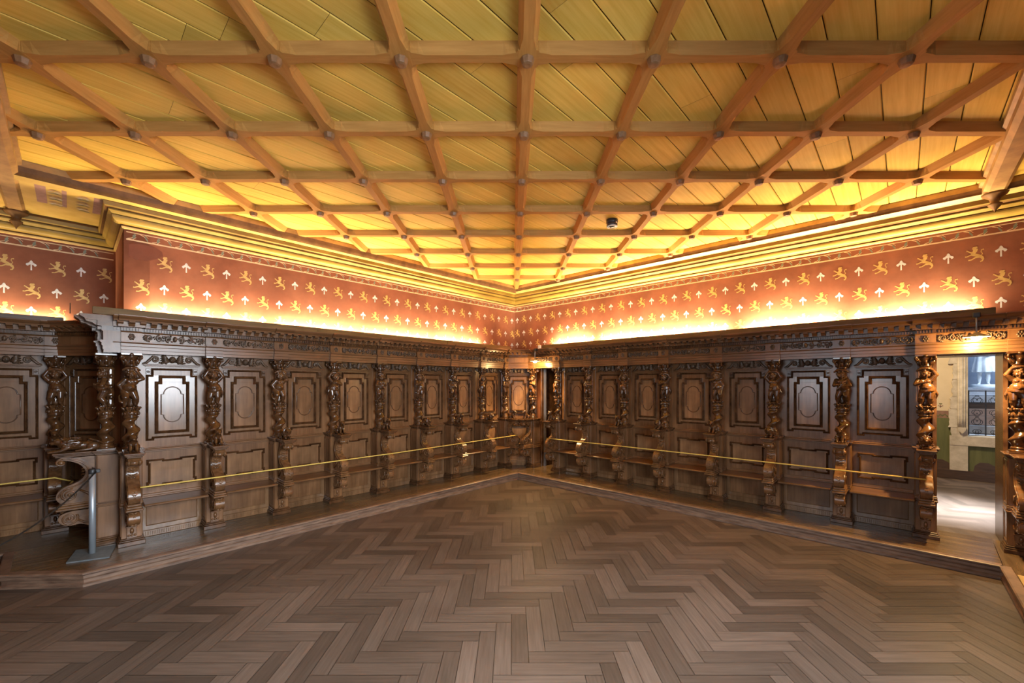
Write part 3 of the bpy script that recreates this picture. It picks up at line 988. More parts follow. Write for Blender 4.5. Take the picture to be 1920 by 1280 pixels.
def putto(pose, seed=0):
    """chubby carved child, 0.43 m tall, facing -y, feet at z = 0"""
    rnd = random.Random(seed)
    m = MB()
    sh = pose.get('sway', .012)
    hip = Vector((sh, 0, .172))
    bel = Vector((sh * .8, -.010, .205))
    che = Vector((-sh * .3, 0, .268))
    m.ell(hip, (.060, .050, .041), 12, 9)
    m.ell(bel, (.060, .058, .052), 14, 10)
    m.ell(che, (.056, .043, .044), 12, 9)
    m.cap(bel, .046, che, .042, 12)
    for s in (-1, 1):
        m.ell(che + Vector((s * .024, -.033, .004)), (.022, .016, .018))
        m.ell(hip + Vector((s * .022, .030, -.008)), (.026, .022, .026))
    m.ell(bel + Vector((0, -.057, -.008)), (.006, .004, .006))
    hd = che + Vector((pose.get('hx', .004), -.010, .084))
    m.cap(che + Vector((0, 0, .03)), .022, hd, .022)
    m.ell(hd, (.039, .042, .046), 14, 11)
    turn = pose.get('turn', 0.0)
    R = Matrix.Rotation(turn, 3, 'Z') @ Matrix.Rotation(pose.get('nod', .12), 3, 'X')
    F = lambda x, y, z: hd + R @ Vector((x, y, z))
    m.ell(F(0, -.042, -.002), (.0065, .010, .010))               # nose
    m.ell(F(0, -.040, .006), (.0045, .006, .012))
    for s in (-1, 1):
        m.ell(F(s * .019, -.032, -.012), (.013, .011, .012))      # cheeks
        m.ell(F(s * .015, -.0375, .009), (.006, .005, .0045))     # eyes
        m.ell(F(s * .016, -.036, .0185), (.011, .007, .004))      # brows
        m.ell(F(s * .039, -.002, -.002), (.006, .010, .012))      # ears
    m.ell(F(0, -.038, -.019), (.010, .008, .0035))
    m.ell(F(0, -.037, -.0255), (.008, .008, .0035))               # lips
    m.ell(F(0, -.031, -.036), (.012, .010, .008))                 # chin
    for k in range(26):                                           # curls
        a, b = rnd.uniform(0, 2 * pi), rnd.uniform(.15, 1.45)
        if sin(a) < -.45 and b > .95: continue
        m.ell(F(.041 * sin(b) * cos(a), .044 * sin(b) * sin(a) + .004, .006 + .044 * cos(b)), rnd.uniform(.010, .014), 7, 5)
    # legs
    for s, kn in ((-1, pose.get('kneeL', (-.034, -.014, .090))), (1, pose.get('kneeR', (.038, -.014, .090)))):
        kn = Vector(kn)
        an = Vector(pose.get('ankL' if s < 0 else 'ankR', (kn.x + s * .002, .006, .020)))
        hp = hip + Vector((s * .026, 0, -.006))
        m.cap(hp, .043, kn, .030, 12)
        m.cap(kn, .0275, (kn + an) / 2 + Vector((0, .004, .006)), .0295, 12)
        m.cap((kn + an) / 2 + Vector((0, .004, .006)), .0285, an, .0165, 12)
        m.ell(kn + Vector((0, -.012, 0)), (.014, .012, .014))
        toe = an + Vector((s * .008, -.036, -.010))
        m.cap(an + Vector((0, .004, -.008)), .0125, toe, .0095)
        for t in range(5):
            m.ell(toe + Vector((s * (.008 - .004 * t), -.010 + .0015 * t, -.001)), (.004, .006, .004), 6, 5)
    # arms
    for s, el, ha in ((-1, pose['elL'], pose['haL']), (1, pose['elR'], pose['haR'])):
        shd = che + Vector((s * .050, 0, .020))
        el, ha = Vector(el), Vector(ha)
        m.ell(shd, .026, 10, 7)
        m.cap(shd, .025, el, .0205)
        m.cap(el, .0215, ha, .0138)
        d = (ha - el).normalized()
        side = d.cross(Vector((0, -1, 0)))
        side = side.normalized() if side.length > .1 else Vector((1, 0, 0))
        pc = ha + d * .012
        m.ell(pc, .0125, 8, 6)
        for t in range(4):
            b0 = pc + side * (-.009 + .006 * t) + d * .007
            kn_ = b0 + d * (.010, .012, .0115, .009)[t] + Vector((0, -.003, 0))
            m.cap(b0, .0042, kn_, .0038, 6)
            m.cap(kn_, .0038, kn_ + d * .005 + Vector((0, .006, 0)), .0034, 6)
        m.cap(pc + side * -s * .009, .0042, pc + side * -s * .017 + d * .006, .0036, 6)
    # drapery
    dr = pose.get('drape', 1)
    if dr == 1:                                                   # loincloth knotted at one hip
        for z, rr in ((.188, .062), (.176, .064), (.164, .063)):
            m.tube([hip + Vector((rr * cos(t), rr * .92 * sin(t), z - .172 + .012 * cos(t))) for t in [2 * pi * i / 16 for i in range(17)]], .0075, 7)
        for k in range(4):
            m.tube([hip + Vector((.060, -.01 + .008 * k, .01)), hip + Vector((.078, -.006 + .01 * k, -.04)), hip + Vector((.068, 0 + .01 * k, -.09))], [.009, .010, .004], 7)
    elif dr == 2:                                                 # cloth slung from the shoulder
        m.tube([che + Vector((-.05, -.01, .03)), che + Vector((-.01, -.050, -.02)), bel + Vector((.048, -.046, -.02)), hip + Vector((.058, .0, -.02)), hip + Vector((.05, .02, -.10))], [.010, .011, .012, .016, .006], 8)
        m.tube([che + Vector((-.046, -.004, .03)), che + Vector((-.004, -.053, -.03)), bel + Vector((.053, -.038, -.03))], .007, 7)
    elif dr == 3:                                                 # shaggy satyr thighs and a tail
        for k in range(40):
            s = rnd.choice((-1, 1))
            t = rnd.random()
            p = hip + Vector((s * (.028 + .008 * t), rnd.uniform(-.034, .02), -.005 - .07 * t))
            m.cap(p, .008, p + Vector((s * .004, -.006, -.016)), .003, 6)
        m.tube([hip + Vector((.04, .03, -.02)), hip + Vector((.075, .01, -.06)), hip + Vector((.070, -.02, -.11)), hip + Vector((.05, -.02, -.125))], [.010, .010, .009, .012], 8)
    # swag of cloth and cushion carried on the head, up to the capital
    m.tube([hd + Vector((-.07, -.006, .034)), hd + Vector((-.04, -.02, .056)), hd + Vector((0, -.026, .062)), hd + Vector((.04, -.02, .056)), hd + Vector((.07, -.006, .034))], [.010, .013, .014, .013, .010], 8)
    m.ell(hd + Vector((0, .006, .062)), (.056, .05, .020), 12, 7)
    m.cap(Vector((0, .045, .03)), .034, Vector((0, .045, .40)), .036)        # tree-like core behind the figure
    for k in range(10):
        z = .03 + .037 * k
        m.ell(Vector((.03 * sin(k * 2.1), .05, z)), (.026, .018, .022), 7, 5)
    return m


POSES = [
    dict(elL=(-.088, -.012, .335), haL=(-.052, -.020, .402), elR=(.086, -.012, .335), haR=(.050, -.020, .402), drape=1, txt='both arms raised'),
    dict(elL=(-.078, -.036, .240), haL=(-.012, -.062, .262), elR=(.084, -.006, .345), haR=(.046, -.016, .410), drape=1, sway=.016, turn=.25, txt='one arm raised'),
    dict(elL=(-.076, -.020, .228), haL=(-.020, -.062, .222), elR=(.074, -.022, .228), haR=(.016, -.064, .238), drape=2, sway=-.014, turn=-.3, kneeL=(-.040, -.030, .098), txt='folded arms'),
    dict(elL=(-.090, -.004, .300), haL=(-.048, -.030, .372), elR=(.092, .000, .232), haR=(.062, -.016, .176), drape=3, sway=.018, turn=.35, kneeR=(.046, -.034, .102), txt='shaggy legs'),
    dict(elL=(-.084, -.004, .226), haL=(-.070, -.012, .160), elR=(.080, -.040, .300), haR=(.010, -.060, .318), drape=2, sway=-.016, turn=-.2, kneeL=(-.046, -.03, .10), txt='one arm hanging'),
]
PUTTO = [remesh(putto(p, i), 'carved_child', M['carved'], .0036, 1) for i, p in enumerate(POSES)]


def beast(kind):
    """small crouching carved animal, facing -y, base at z = 0, about 0.13 m tall"""
    m = MB()
    if kind == 0:
        m.cap((0, .035, .04), .034, (0, -.015, .075), .028, 12)
        m.cap((0, -.015, .075), .026, (0, -.035, .105), .022)
        m.ell((0, -.040, .118), (.027, .028, .026))
        m.cap((0, -.055, .112), .015, (0, -.078, .106), .010)
        for s in (-1, 1):
            m.cap((s * .02, -.035, .136), .008, (s * .030, -.026, .150), .004, 7)
            m.cap((s * .018, -.020, .070), .013, (s * .020, -.045, .010), .009)
            m.cap((s * .020, -.045, .009), .009, (s * .021, -.062, .007), .007)
            m.ell((s * .032, .035, .032), (.016, .03, .028))
            m.cap((s * .036, .02, .010), .009, (s * .038, -.012, .008), .008)
            m.ell((s * .012, -.062, .124), .0045, 6, 5)
        m.tube([(0, .065, .03), (.02, .085, .05), (.02, .075, .085)], [.010, .008, .010], 7)
    else:
        m.cap((0, .05, .04), .033, (0, -.03, .045), .030, 12)
        m.ell((0, -.045, .068), (.036, .032, .038))
        m.ell((0, -.066, .078), (.024, .024, .024))
        m.cap((0, -.08, .074), .013, (0, -.092, .070), .010)
        for k in range(14):
            a = 2 * pi * k / 14
            m.ell((.034 * cos(a), -.052, .074 + .036 * sin(a)), .010, 6, 5)
        for s in (-1, 1):
            m.cap((s * .02, -.04, .03), .012, (s * .022, -.085, .010), .010)
            m.ell((s * .030, .045, .030), (.016, .03, .028))
            m.cap((s * .034, .03, .010), .009, (s * .036, -.005, .009), .008)
            m.ell((s * .010, -.086, .084), .0045, 6, 5)
            m.ell((s * .022, -.055, .104), .009, 6, 5)
        m.tube([(0, .08, .04), (.025, .09, .055), (.03, .06, .075)], [.009, .008, .010], 7)
    return m


BEAST = [remesh(beast(i), 'carved_beast', M['carved'], .0038, 1) for i in (0, 1)]


def lion_mesh():
    m = MB()
    m.cap((0, .12, .060), .048, (0, -.06, .064), .044, 14)
    m.ell((0, .135, .058), (.05, .045, .05), 12, 9)
    m.ell((0, -.085, .088), (.056, .055, .064), 12, 9)
    rnd = random.Random(2)
    for k in range(90):
        a, b = rnd.uniform(0, 2 * pi), rnd.uniform(-.4, 1)
        y = -.10 + .085 * (1 - b) / 1.0
        r = .058 - .012 * (y + .1) / .12
        p = Vector((r * cos(a), y, .088 + r * 1.05 * sin(a)))
        if p.z < .03: continue
        m.cap(p, .010, p + Vector((0, .016, -.008)), .005, 6)
    m.ell((0, -.128, .108), (.036, .040, .038), 12, 9)
    m.cap((0, -.150, .100), .022, (0, -.172, .094), .016)
    m.ell((0, -.186, .100), (.008, .006, .006))
    for s in (-1, 1):
        m.ell((s * .014, -.160, .120), (.006, .006, .005))
        m.ell((s * .016, -.158, .128), (.012, .008, .006))
        m.ell((s * .030, -.110, .142), .011)
        m.cap((s * .036, -.06, .05), .022, (s * .040, -.125, .016), .016)
        m.cap((s * .040, -.125, .015), .015, (s * .042, -.185, .012), .012)
        for t in range(4):
            m.ell((s * .042 + (t - 1.5) * .007, -.198, .010), (.005, .008, .007), 6, 5)
        m.ell((s * .046, .115, .048), (.024, .05, .045))
        m.cap((s * .055, .10, .022), .016, (s * .058, .02, .014), .013)
        m.cap((s * .058, .02, .013), .012, (s * .058, -.01, .011), .010)
    m.tube([(0, .175, .05), (.05, .20, .06), (.075, .15, .10), (.05, .09, .125), (.01, .08, .128)], [.013, .012, .010, .010, .018], 8)
    return m


LION = remesh(lion_mesh(), 'carved_lion', M['carved'], .0045, 1)


# ------------------------------------------------------------------ column pier of the stalls
def spiral(cx, cz, r0, turns, start, sgn=1, n=26, shrink=.18):
    out = []
    for i in range(n + 1):
        t = i / n
        a = start + sgn * 2 * pi * turns * t
        r = r0 * (1 - t * (1 - shrink))
        out.append((cx + r * cos(a), cz + r * sin(a)))
    return out


def strip_prism(mb, path, w, x0, x1):
    """thick ribbon in y,z extruded across x"""
    N = len(path)
    ws = w if isinstance(w, (list, tuple)) else [w] * N
    up, dn = [], []
    for i in range(N):
        t = (Vector(path[min(i + 1, N - 1)]) - Vector(path[max(i - 1, 0)])).normalized()
        nn = Vector((-t.y, t.x)) * ws[i] / 2
        up.append(Vector(path[i]) + nn)
        dn.append(Vector(path[i]) - nn)
    for i in range(N - 1):
        q = [up[i], up[i + 1], dn[i + 1], dn[i]]
        vs = [(x0, p.x, p.y) for p in q] + [(x1, p.x, p.y) for p in q]
        mb.add(vs, [(0, 1, 2, 3), (7, 6, 5, 4), (0, 4, 5, 1), (3, 2, 6, 7)] + ([(0, 3, 7, 4)] if i == 0 else []) + ([(1, 5, 6, 2)] if i == N - 2 else []), 0, False)


def bez(pts, n=10):
    """Catmull-Rom through the points"""
    P = [Vector(p) for p in pts]
    P = [P[0] * 2 - P[1]] + P + [P[-1] * 2 - P[-2]]
    out = []
    for i in range(1, len(P) - 2):
        for k in range(n):
            t = k / n
            a, b, c, d = P[i - 1], P[i], P[i + 1], P[i + 2]
            out.append(.5 * ((2 * b) + (c - a) * t + (2 * a - 5 * b + 4 * c - d) * t * t + (3 * b - a - 3 * c + d) * t ** 3))
    out.append(P[-2])
    return out


def plinth_m():
    mb = MB()
    mb.box(-.108, .108, .0, -.238, 0, .042, .004)
    mb.box(-.100, .100, .0, -.231, .042, .060, .006)
    mb.box(-.094, .094, .0, -.226, .060, .078, .007)
    return mb


def pilaster_m():
    mb = MB()
    mb.box(-.082, .082, .0, -.215, .078, .94, .004)
    for s in (-1, 1):     # sunk side panels shown as raised frames
        for z0, z1 in ((.10, .395), (.475, .915)):
            for (ya, yb, za, zb) in ((-.022, -.198, z0, z0 + .016), (-.022, -.198, z1 - .016, z1), (-.022, -.036, z0, z1), (-.184, -.198, z0, z1)):
                mb.box(s * .081, s * .087, ya, yb, za, zb, .002)
    mb.box(-.094, .094, .0, -.228, .400, .420, .005)
    mb.box(-.090, .090, .0, -.222, .420, .455, .006)
    mb.box(-.086, .086, .0, -.219, .455, .470, .004)
    return mb


def bracket_m():
    """hanging scroll under the seat line"""
    mb = MB()
    x = .052
    c = [(-.21, .385), (-.30, .392), (-.40, .390), (-.465, .365), (-.482, .318), (-.455, .270), (-.40, .248), (-.33, .252), (-.27, .225), (-.215, .20)]
    mb.prism([(-.21, .385)] + [tuple(p) for p in bez(c[1:], 5)], lambda a, b, d: (d, a, b), -x * .8, x * .8)
    for s in (-1, 1):
        mb.tube([(s * x * .8, p[0], p[1]) for p in spiral(-.405, .320, .062, 2.0, .6, -1)], [.011 - .0003 * i for i in range(27)], 7)
        mb.ell((s * x * .8, -.405, .320), (.010, .014, .014), 8, 6)
        mb.tube([(s * x * .8, -.345, .300), (s * x * .8, -.30, .262), (s * x * .8, -.235, .245), (s * x * .8, -.222, .285)], [.010, .010, .008, .010], 7)
    for k in range(5):     # leaf ribs down the front
        y, z = -.470 + .012 * abs(k - 1.5), .375 - .030 * k
        for s in (-1, 1):
            mb.tube([(0, y - .012, z), (s * .020, y - .006, z + .010), (s * .040, y + .004, z + .014)], [.009, .007, .004], 6)
    mb.box(-.046, .046, -.21, -.245, .19, .205, .003)
    mb.box(-.040, .040, -.21, -.232, .078, .19, .003)
    for xk in (-.024, 0, .024):
        mb.ell((xk, -.236, .108), (.011, .013, .013), 8, 6)
    mb.tube([(0, -.238, .13), (0, -.244, .16), (0, -.238, .185)], [.012, .016, .008], 7)
    return mb


def console_m():
    """S-scroll arm with its moulded foot"""
    mb = MB()
    x = .050
    mb.box(-.066, .066, -.20, -.500, .405, .428, .005)
    mb.box(-.060, .060, -.20, -.490, .428, .452, .006)
    mb.box(-.054, .054, -.20, -.478, .452, .474, .006)
    S_ = bez([(-.490, .905), (-.455, .925), (-.40, .918), (-.325, .880), (-.275, .815), (-.268, .745), (-.305, .680), (-.365, .645), (-.425, .622), (-.470, .580), (-.478, .525), (-.440, .480)], 6)
    n = len(S_)
    strip_prism(mb, S_, [.020 + .034 * sin(pi * i / n) for i in range(n)], -x * .9, x * .9)
    # body of the lower volute
    body = bez([(-.30, .672), (-.38, .650), (-.45, .618), (-.486, .565), (-.478, .500), (-.43, .474), (-.215, .474), (-.215, .60), (-.25, .66)], 5)
    mb.prism([tuple(p) for p in body], lambda a, b, d: (d, a, b), -x * .78, x * .78)
    mb.box(-x * .7, x * .7, -.20, -.225, .60, .93, .003)
    mb.prism([(-.215, .93), (-.44, .93), (-.36, .895), (-.30, .84), (-.215, .80)], lambda a, b, d: (d, a, b), -x * .55, x * .55)
    for s in (-1, 1):
        xs = s * x * .82
        mb.tube([(xs, p[0], p[1]) for p in spiral(-.462, .888, .036, 1.8, 1.4, 1, 22)], [.010 - .0003 * i for i in range(23)], 7)
        mb.ell((xs, -.462, .888), (.012, .011, .011), 8, 6)
        mb.tube([(xs, p[0], p[1]) for p in spiral(-.405, .560, .066, 2.0, 1.2, 1)], [.012 - .0003 * i for i in range(27)], 7)
        mb.ell((xs, -.405, .560), (.012, .015, .015), 8, 6)
        mb.tube([(xs, -.335, .60), (xs, -.28, .56), (xs, -.24, .50), (xs, -.235, .58)], [.010, .012, .009, .010], 7)
        mb.tube([(s * x * .95, p.x, p.y) for p in S_[6:-8]], .007, 6)
    mb.cap((-x * .8, -.462, .888), .026, (x * .8, -.462, .888), .026, 10)
    # acanthus on the front of the lower volute and in the hollow
    for y0, z0, dy, dz, k in ((-.482, .590, 0, -.028, 4), (-.300, .800, 0, -.03, 4)):
        for i in range(k):
            y, z = y0 + dy * i + (.006 * (i - 1.5) ** 2 if y0 < -.4 else -.002), z0 + dz * i
            for s in (-1, 1):
                mb.tube([(0, y - .012, z), (s * .018, y - .008, z + .010), (s * .038, y + .002, z + .016)], [.009, .007, .004], 6)
    return mb


def ledge_m():
    mb = MB()
    for z0, z1, e in ((.940, .956, .0), (.956, .970, .012), (.970, .988, .020)):
        mb.box(-.088 - e, .088 + e, 0, -.228 - e, z0, z1, .004)
        mb.box(-.058 - e, .058 + e, -.2, -.505 - e, z0, z1, .004)
    return mb


YC = -.14                       # column axis in front of the panel plane


def shaft_m():
    mb = MB()
    mb.box(-.075, .075, YC - .075, YC + .075, .986, 1.004, .003)
    mb.lathe([(.070, 1.004), (.072, 1.012), (.068, 1.022), (.058, 1.026), (.056, 1.034), (.062, 1.042), (.056, 1.05), (.050, 1.055)], 18, 0, YC)
    z0, z1, tw = 1.05, 1.325, 1.75
    prof, N = [], 40
    amp = lambda z: .022 * min(1, (z - z0) / .04, (z1 - z) / .03)
    prof = [(.052 + .002 * sin(2 * pi * 2 * i / N), z0 + (z1 - z0) * i / N) for i in range(N + 1)]
    mod = lambda z: (max(0, amp(z)) * cos(2 * pi * tw * (z - z0) / (z1 - z0) + .6), max(0, amp(z)) * sin(2 * pi * tw * (z - z0) / (z1 - z0) + .6))
    mb.lathe(prof, 18, 0, YC, mod=mod)
    return mb


def vase_m():
    mb = MB()
    mb.lathe([(.050, 1.318), (.062, 1.326), (.062, 1.334), (.052, 1.338), (.060, 1.352), (.066, 1.372), (.062, 1.392), (.048, 1.402), (.046, 1.412), (.060, 1.425), (.064, 1.434), (.0, 1.436)], 18, 0, YC)
    for k in range(9):
        a = 2 * pi * k / 9
        c, s = cos(a), sin(a)
        mb.tube([(.048 * c, YC + .048 * s, 1.392), (.062 * c, YC + .062 * s, 1.415), (.078 * c, YC + .078 * s, 1.432), (.084 * c, YC + .084 * s, 1.422)], [.012, .014, .011, .004], 6)
        a += pi / 9
        c, s = cos(a), sin(a)
        mb.ell((.064 * c, YC + .064 * s, 1.368), (.012, .012, .020), 7, 5)
    return mb


def capital_m():
    mb = MB()
    mb.lathe([(.052, 1.868), (.056, 1.874), (.050, 1.882), (.050, 1.93), (.062, 1.965), (.066, 1.975)], 16, 0, YC)
    mb.box(-.084, .084, YC - .084, YC + .084, 1.978, 2.002, .004)
    for k in range(8):
        a = 2 * pi * k / 8
        c, s = cos(a), sin(a)
        mb.tube([(.050 * c, YC + .050 * s, 1.884), (.058 * c, YC + .058 * s, 1.915), (.074 * c, YC + .074 * s, 1.935), (.078 * c, YC + .078 * s, 1.926)], [.014, .015, .012, .004], 6)
    for sx in (-1, 1):
        for sy in (-1, 1):
            d = Vector((sx, sy, 0)).normalized()
            ctr = Vector((0, YC, 1.955)) + d * .092
            path = [ctr + d * (p[0]) + Vector((0, 0, p[1])) for p in spiral(0, 0, .026, 1.4, 2.2, -1, 16)]
            mb.tube(path, [.011 - .0003 * i for i in range(17)], 7)
    mb.ell((0, YC - .080, 1.985), (.020, .014, .016), 8, 6)
    return mb


PIER_PARTS = [('plinth', plinth_m().mesh('plinth', M['mould'])), ('pilaster', pilaster_m().mesh('pilaster', M['stall'])),
              ('lower_bracket', bracket_m().mesh('lower_bracket', M['scroll'])), ('arm_scroll', console_m().mesh('arm_scroll', M['scroll'])),
              ('arm_ledge', ledge_m().mesh('arm_ledge', M['mould'])), ('twisted_shaft', shaft_m().mesh('twisted_shaft', M['carved'])),
              ('leafy_vase', vase_m().mesh('leafy_vase', M['carved'])), ('capital', capital_m().mesh('capital', M['carved']))]


def pier(pos, rz, pose, bst, label, group, flip=False):
    e = empty('carved_column', pos, rz, label, 'carved column', group)
    for n, me in PIER_PARTS:
        link(n, me, e)
    p = link('carved_child', PUTTO[pose], e)
    p.location = (0, YC - .012, 1.434)
    if flip: p.scale = (-1, 1, 1)
    if bst is not None:
        if bst == 'lion':
            q = link('carved_lion', LION, e)
            q.location = (0, -.35, .988)
            q['label'] = 'reclining carved lion with a shaggy mane'
        else:
            q = link('carved_beast', BEAST[bst], e)
            q.location = (0, -.35, .988)
            q.scale = (1.25, 1.25, 1.25)
    return e


# ------------------------------------------------------------------ bay between two columns
def crossette(x, z0, z1, sx, sz, bx, bz):
    """rectangle with stepped upper corners and dropped lower corners"""
    return [(-x, z0 - 0), (-x + bx, z0), (-x + bx, z0 + bz), (x - bx, z0 + bz), (x - bx, z0), (x, z0),
            (x, z1 - sz), (x - sx, z1 - sz), (x - sx, z1), (-x + sx, z1), (-x + sx, z1 - sz), (-x, z1 - sz)]


PROF = [(-.002, 0), (0, .018), (.005, .027), (.010, .019), (.014, .026), (.019, .014), (.022, 0)]


def bay_meshes():
    out = {}
    b = MB()
    b.box(-.3575, .3575, .0, .05, 0, 2.02)
    for s in (-1, 1): b.box(s * .30, s * .352, -.006, .004, .985, 2.0, .003)
    out['back_board'] = b.mesh('back_board', M['stall'])
    up = MB()
    up.frame(crossette(.228, 1.052, 1.852, .045, .075, .07, .022), PROF, 0)
    up.frame(crossette(.152, 1.125, 1.772, .034, .068, 0, 0), [(-.003, 0), (0, .022), (.006, .038), (.012, .030), (.019, .040), (.026, .022), (.030, .006)], -.004)
    for s in (-1, 1):      # little carved blocks in the corners
        up.box(s * .190, s * .228, 0, -.014, 1.785, 1.848, .003)
        up.tube([(s * .209 + p[0], -.016, 1.816 + p[1]) for p in spiral(0, 0, .014, 1.3, 0, s, 14)], .004, 5)
    out['panel_moulding'] = up.mesh('panel_moulding', M['mould'])
    fld = MB()
    fld.box(-.150, .150, -.003, -.008, 1.127, 1.702, .002)
    fld.box(-.118, .118, -.003, -.008, 1.70, 1.770, .002)
    fld.box(-.205, .205, .001, -.0035, 1.080, 1.775, .001)
    out['panel_field'] = fld.mesh('panel_field', M['panel'])
    ov = MB()
    pts = []
    r, hx = .077, .099
    for i in range(13): pts.append((r * cos(pi * i / 12), 1.565 + r * 1.05 * sin(pi * i / 12)))
    pts += [(-hx, 1.560), (-hx, 1.335)]
    for i in range(13): pts.append((-r * cos(pi * i / 12), 1.330 - r * 1.05 * sin(pi * i / 12)))
    pts += [(hx, 1.335), (hx, 1.560)]
    pts.append(pts[0])
    ov.tube([(p[0], -.009, p[1]) for p in pts], .0062, 6, caps=False)
    out['oval_moulding'] = ov.mesh('oval_moulding', M['mould'])
    sh = MB()
    sh.box(-.235, .235, 0, -.022, 1.868, 1.878, .002)
    sh.box(-.248, .248, 0, -.036, 1.878, 1.890, .003)
    sh.box(-.258, .258, 0, -.046, 1.890, 1.898, .002)
    out['panel_cornice'] = sh.mesh('panel_cornice', M['rail'])
    sh = MB()
    sh.box(-.30, .30, 0, -.016, .928, .944, .003)
    sh.box(-.30, .30, 0, -.030, .944, .962, .005)
    sh.box(-.30, .30, 0, -.022, .962, .980, .006)
    out['arm_rail'] = sh.mesh('arm_rail', M['rail'])
    pd = MB()
    for s in (-1, 1):
        sc = spiral(s * .150, 1.950, .030, 1.7, pi / 2 - s * .3, s, 20)
        tail = [(s * .255, 1.905), (s * .225, 1.915), (s * .195, 1.945), (s * .17, 1.978)]
        pth = [(x, -.014, z) for x, z in tail + sc[2:]]
        pd.tube(pth, [.008, .012, .013, .012] + [.010 - .0003 * i for i in range(len(sc) - 2)], 7)
    rnd = random.Random(4)
    pd.ell((0, -.020, 1.950), (.030, .022, .034), 10, 8)
    pd.ell((0, -.042, 1.948), (.006, .008, .008), 7, 5)
    for s in (-1, 1):
        pd.ell((s * .011, -.038, 1.958), (.006, .004, .004), 7, 5)
        pd.ell((s * .014, -.035, 1.942), (.009, .007, .008), 7, 5)
        for k in range(6):
            a = -1.0 + .42 * k
            x0, z0 = s * (.03 + .004 * k), 1.945 + .006 * (k - 2)
            x1, z1 = s * (.085 + .02 * cos(a)), 1.948 + .05 * sin(a)
            pd.tube([(x0, -.014, z0), ((x0 + x1) / 2, -.024, (z0 + z1) / 2 + .01), (x1, -.010, z1)], [.012, .013, .004], 6)
        for k in range(4):
            pd.ell((s * (.055 + .018 * k), -.016, 1.915 + .004 * (k % 2)), (.011, .011, .010), 7, 5)
    pd.v = [(p[0], p[1] * 1.5, 1.948 + (p[2] - 1.948) * 1.12) for p in pd.v]
    out['crest_carving'] = pd.mesh('crest_carving', M['relief'])
    lp = MB()
    x, z0, z1, sx, sz = .222, .535, .842, .040, .060
    a = .014
    poly = [(-x, z0), (-.07, z0), (-.07, z0 + a), (.07, z0 + a), (.07, z0), (x, z0), (x, z0 + sz), (x - a, z0 + sz), (x - a, z1 - sz), (x, z1 - sz), (x, z1),
            (.07, z1), (.07, z1 - a), (-.07, z1 - a), (-.07, z1), (-x, z1), (-x, z1 - sz), (-x + a, z1 - sz), (-x + a, z0 + sz), (-x, z0 + sz)]
    lp.frame(poly, PROF, 0)
    out['seat_back_moulding'] = lp.mesh('seat_back_moulding', M['mould'])
    lf = MB()
    lf.box(-.205, .205, .001, -.0035, .552, .826, .001)
    out['seat_back'] = lf.mesh('seat_back', M['panel'])
    lf = MB()
    lf.box(-.27, .27, .0, -.012, .428, .470, .006)
    lf.box(-.27, .27, .0, -.020, .428, .450, .006)
    out['seat_rail'] = lf.mesh('seat_rail', M['rail'])
    se = MB()
    se.box(-.276, .276, 0, -.370, .404, .430, .009)
    out['seat'] = se.mesh('seat', M['rail'])
    un = MB()
    un.frame([(-.225, .120), (.225, .120), (.225, .372), (-.225, .372)], [(-.045, 0), (-.045, .010), (-.004, .010), (.004, 0)], 0)
    un.box(-.27, .27, 0, -.014, 0, .070, .005)
    for k in range(26):
        un.box(-.255 + .0196 * k, -.245 + .0196 * k, -.010, -.019, .012, .056, .003)
    out['plinth_panel'] = un.mesh('plinth_panel', M['panel'])
    return out


BAY = bay_meshes()


def bay(pos, rz, width, label, group, seat=True):
    e = empty('stall_bay', pos, rz, label, 'wood panelling', group)
    for n, me in BAY.items():
        if n == 'seat' and not seat: continue
        o = link(n, me, e)
        o.scale = (width / .716, 1, 1)
    return e


# ------------------------------------------------------------------ entablature
EPROF = [(.0, 2.0), (-.170, 2.0), (-.170, 2.030), (-.176, 2.034), (-.176, 2.066), (-.184, 2.072), (-.184, 2.098), (-.200, 2.112), (-.200, 2.122),
         (-.172, 2.126), (-.172, 2.212), (-.186, 2.222), (-.184, 2.228), (-.184, 2.262), (-.214, 2.268), (-.214, 2.318), (-.300, 2.322), (-.304, 2.334),
         (-.330, 2.352), (-.342, 2.366), (-.342, 2.374), (.0, 2.374)]
APROF, FPROF, DPROF, KPROF = EPROF[:9] + [(0, 2.122)], [(0, 2.122)] + EPROF[8:12] + [(0, 2.222)], [(0, 2.222)] + EPROF[11:15] + [(0, 2.268)], [(0, 2.268)] + EPROF[14:]


def scroll_relief():
    """acanthus rinceau for one bay of the frieze, 0.5 m long, on plane y = 0"""
    mb = MB()
    rnd = random.Random(9)
    for s in (-1, 1):
        for k in range(3):
            cx = s * (.055 + .078 * k)
            sg = s if k % 2 == 0 else -s
            mb.tube([(p[0], -.006, p[1]) for p in spiral(cx, 0, .029, 1.5, pi / 2 if k % 2 else -pi / 2, sg, 18)], [.0075 - .0002 * i for i in range(19)], 6)
            mb.ell((cx, -.008, 0), (.009, .010, .009), 7, 5)
            for j in range(4):
                a = rnd.uniform(0, 2 * pi)
                p = (cx + .030 * cos(a), -.004, .026 * sin(a))
                mb.tube([p, (p[0] + .012 * cos(a + .6), -.012, p[2] + .008 * sin(a + .6)), (p[0] + .022 * cos(a + 1), -.003, max(-.036, min(.036, p[2] + .012 * sin(a + 1))))], [.006, .007, .002], 5)
        x = s * .238
        for j in range(5):
            a = -1.1 + .55 * j
            mb.tube([(x, -.004, 0), (x + s * .018 * cos(a), -.013, .018 * sin(a)), (x + s * .034 * cos(a), -.003, .030 * sin(a))], [.006, .008, .002], 5)
    mb.ell((0, -.010, 0), (.018, .014, .024), 8, 6)
    mb.v = [(p[0], p[1] * 1.7, max(-.043, min(.043, p[2] * 1.28))) for p in mb.v]
    return mb.mesh('frieze_carving', M['relief'])


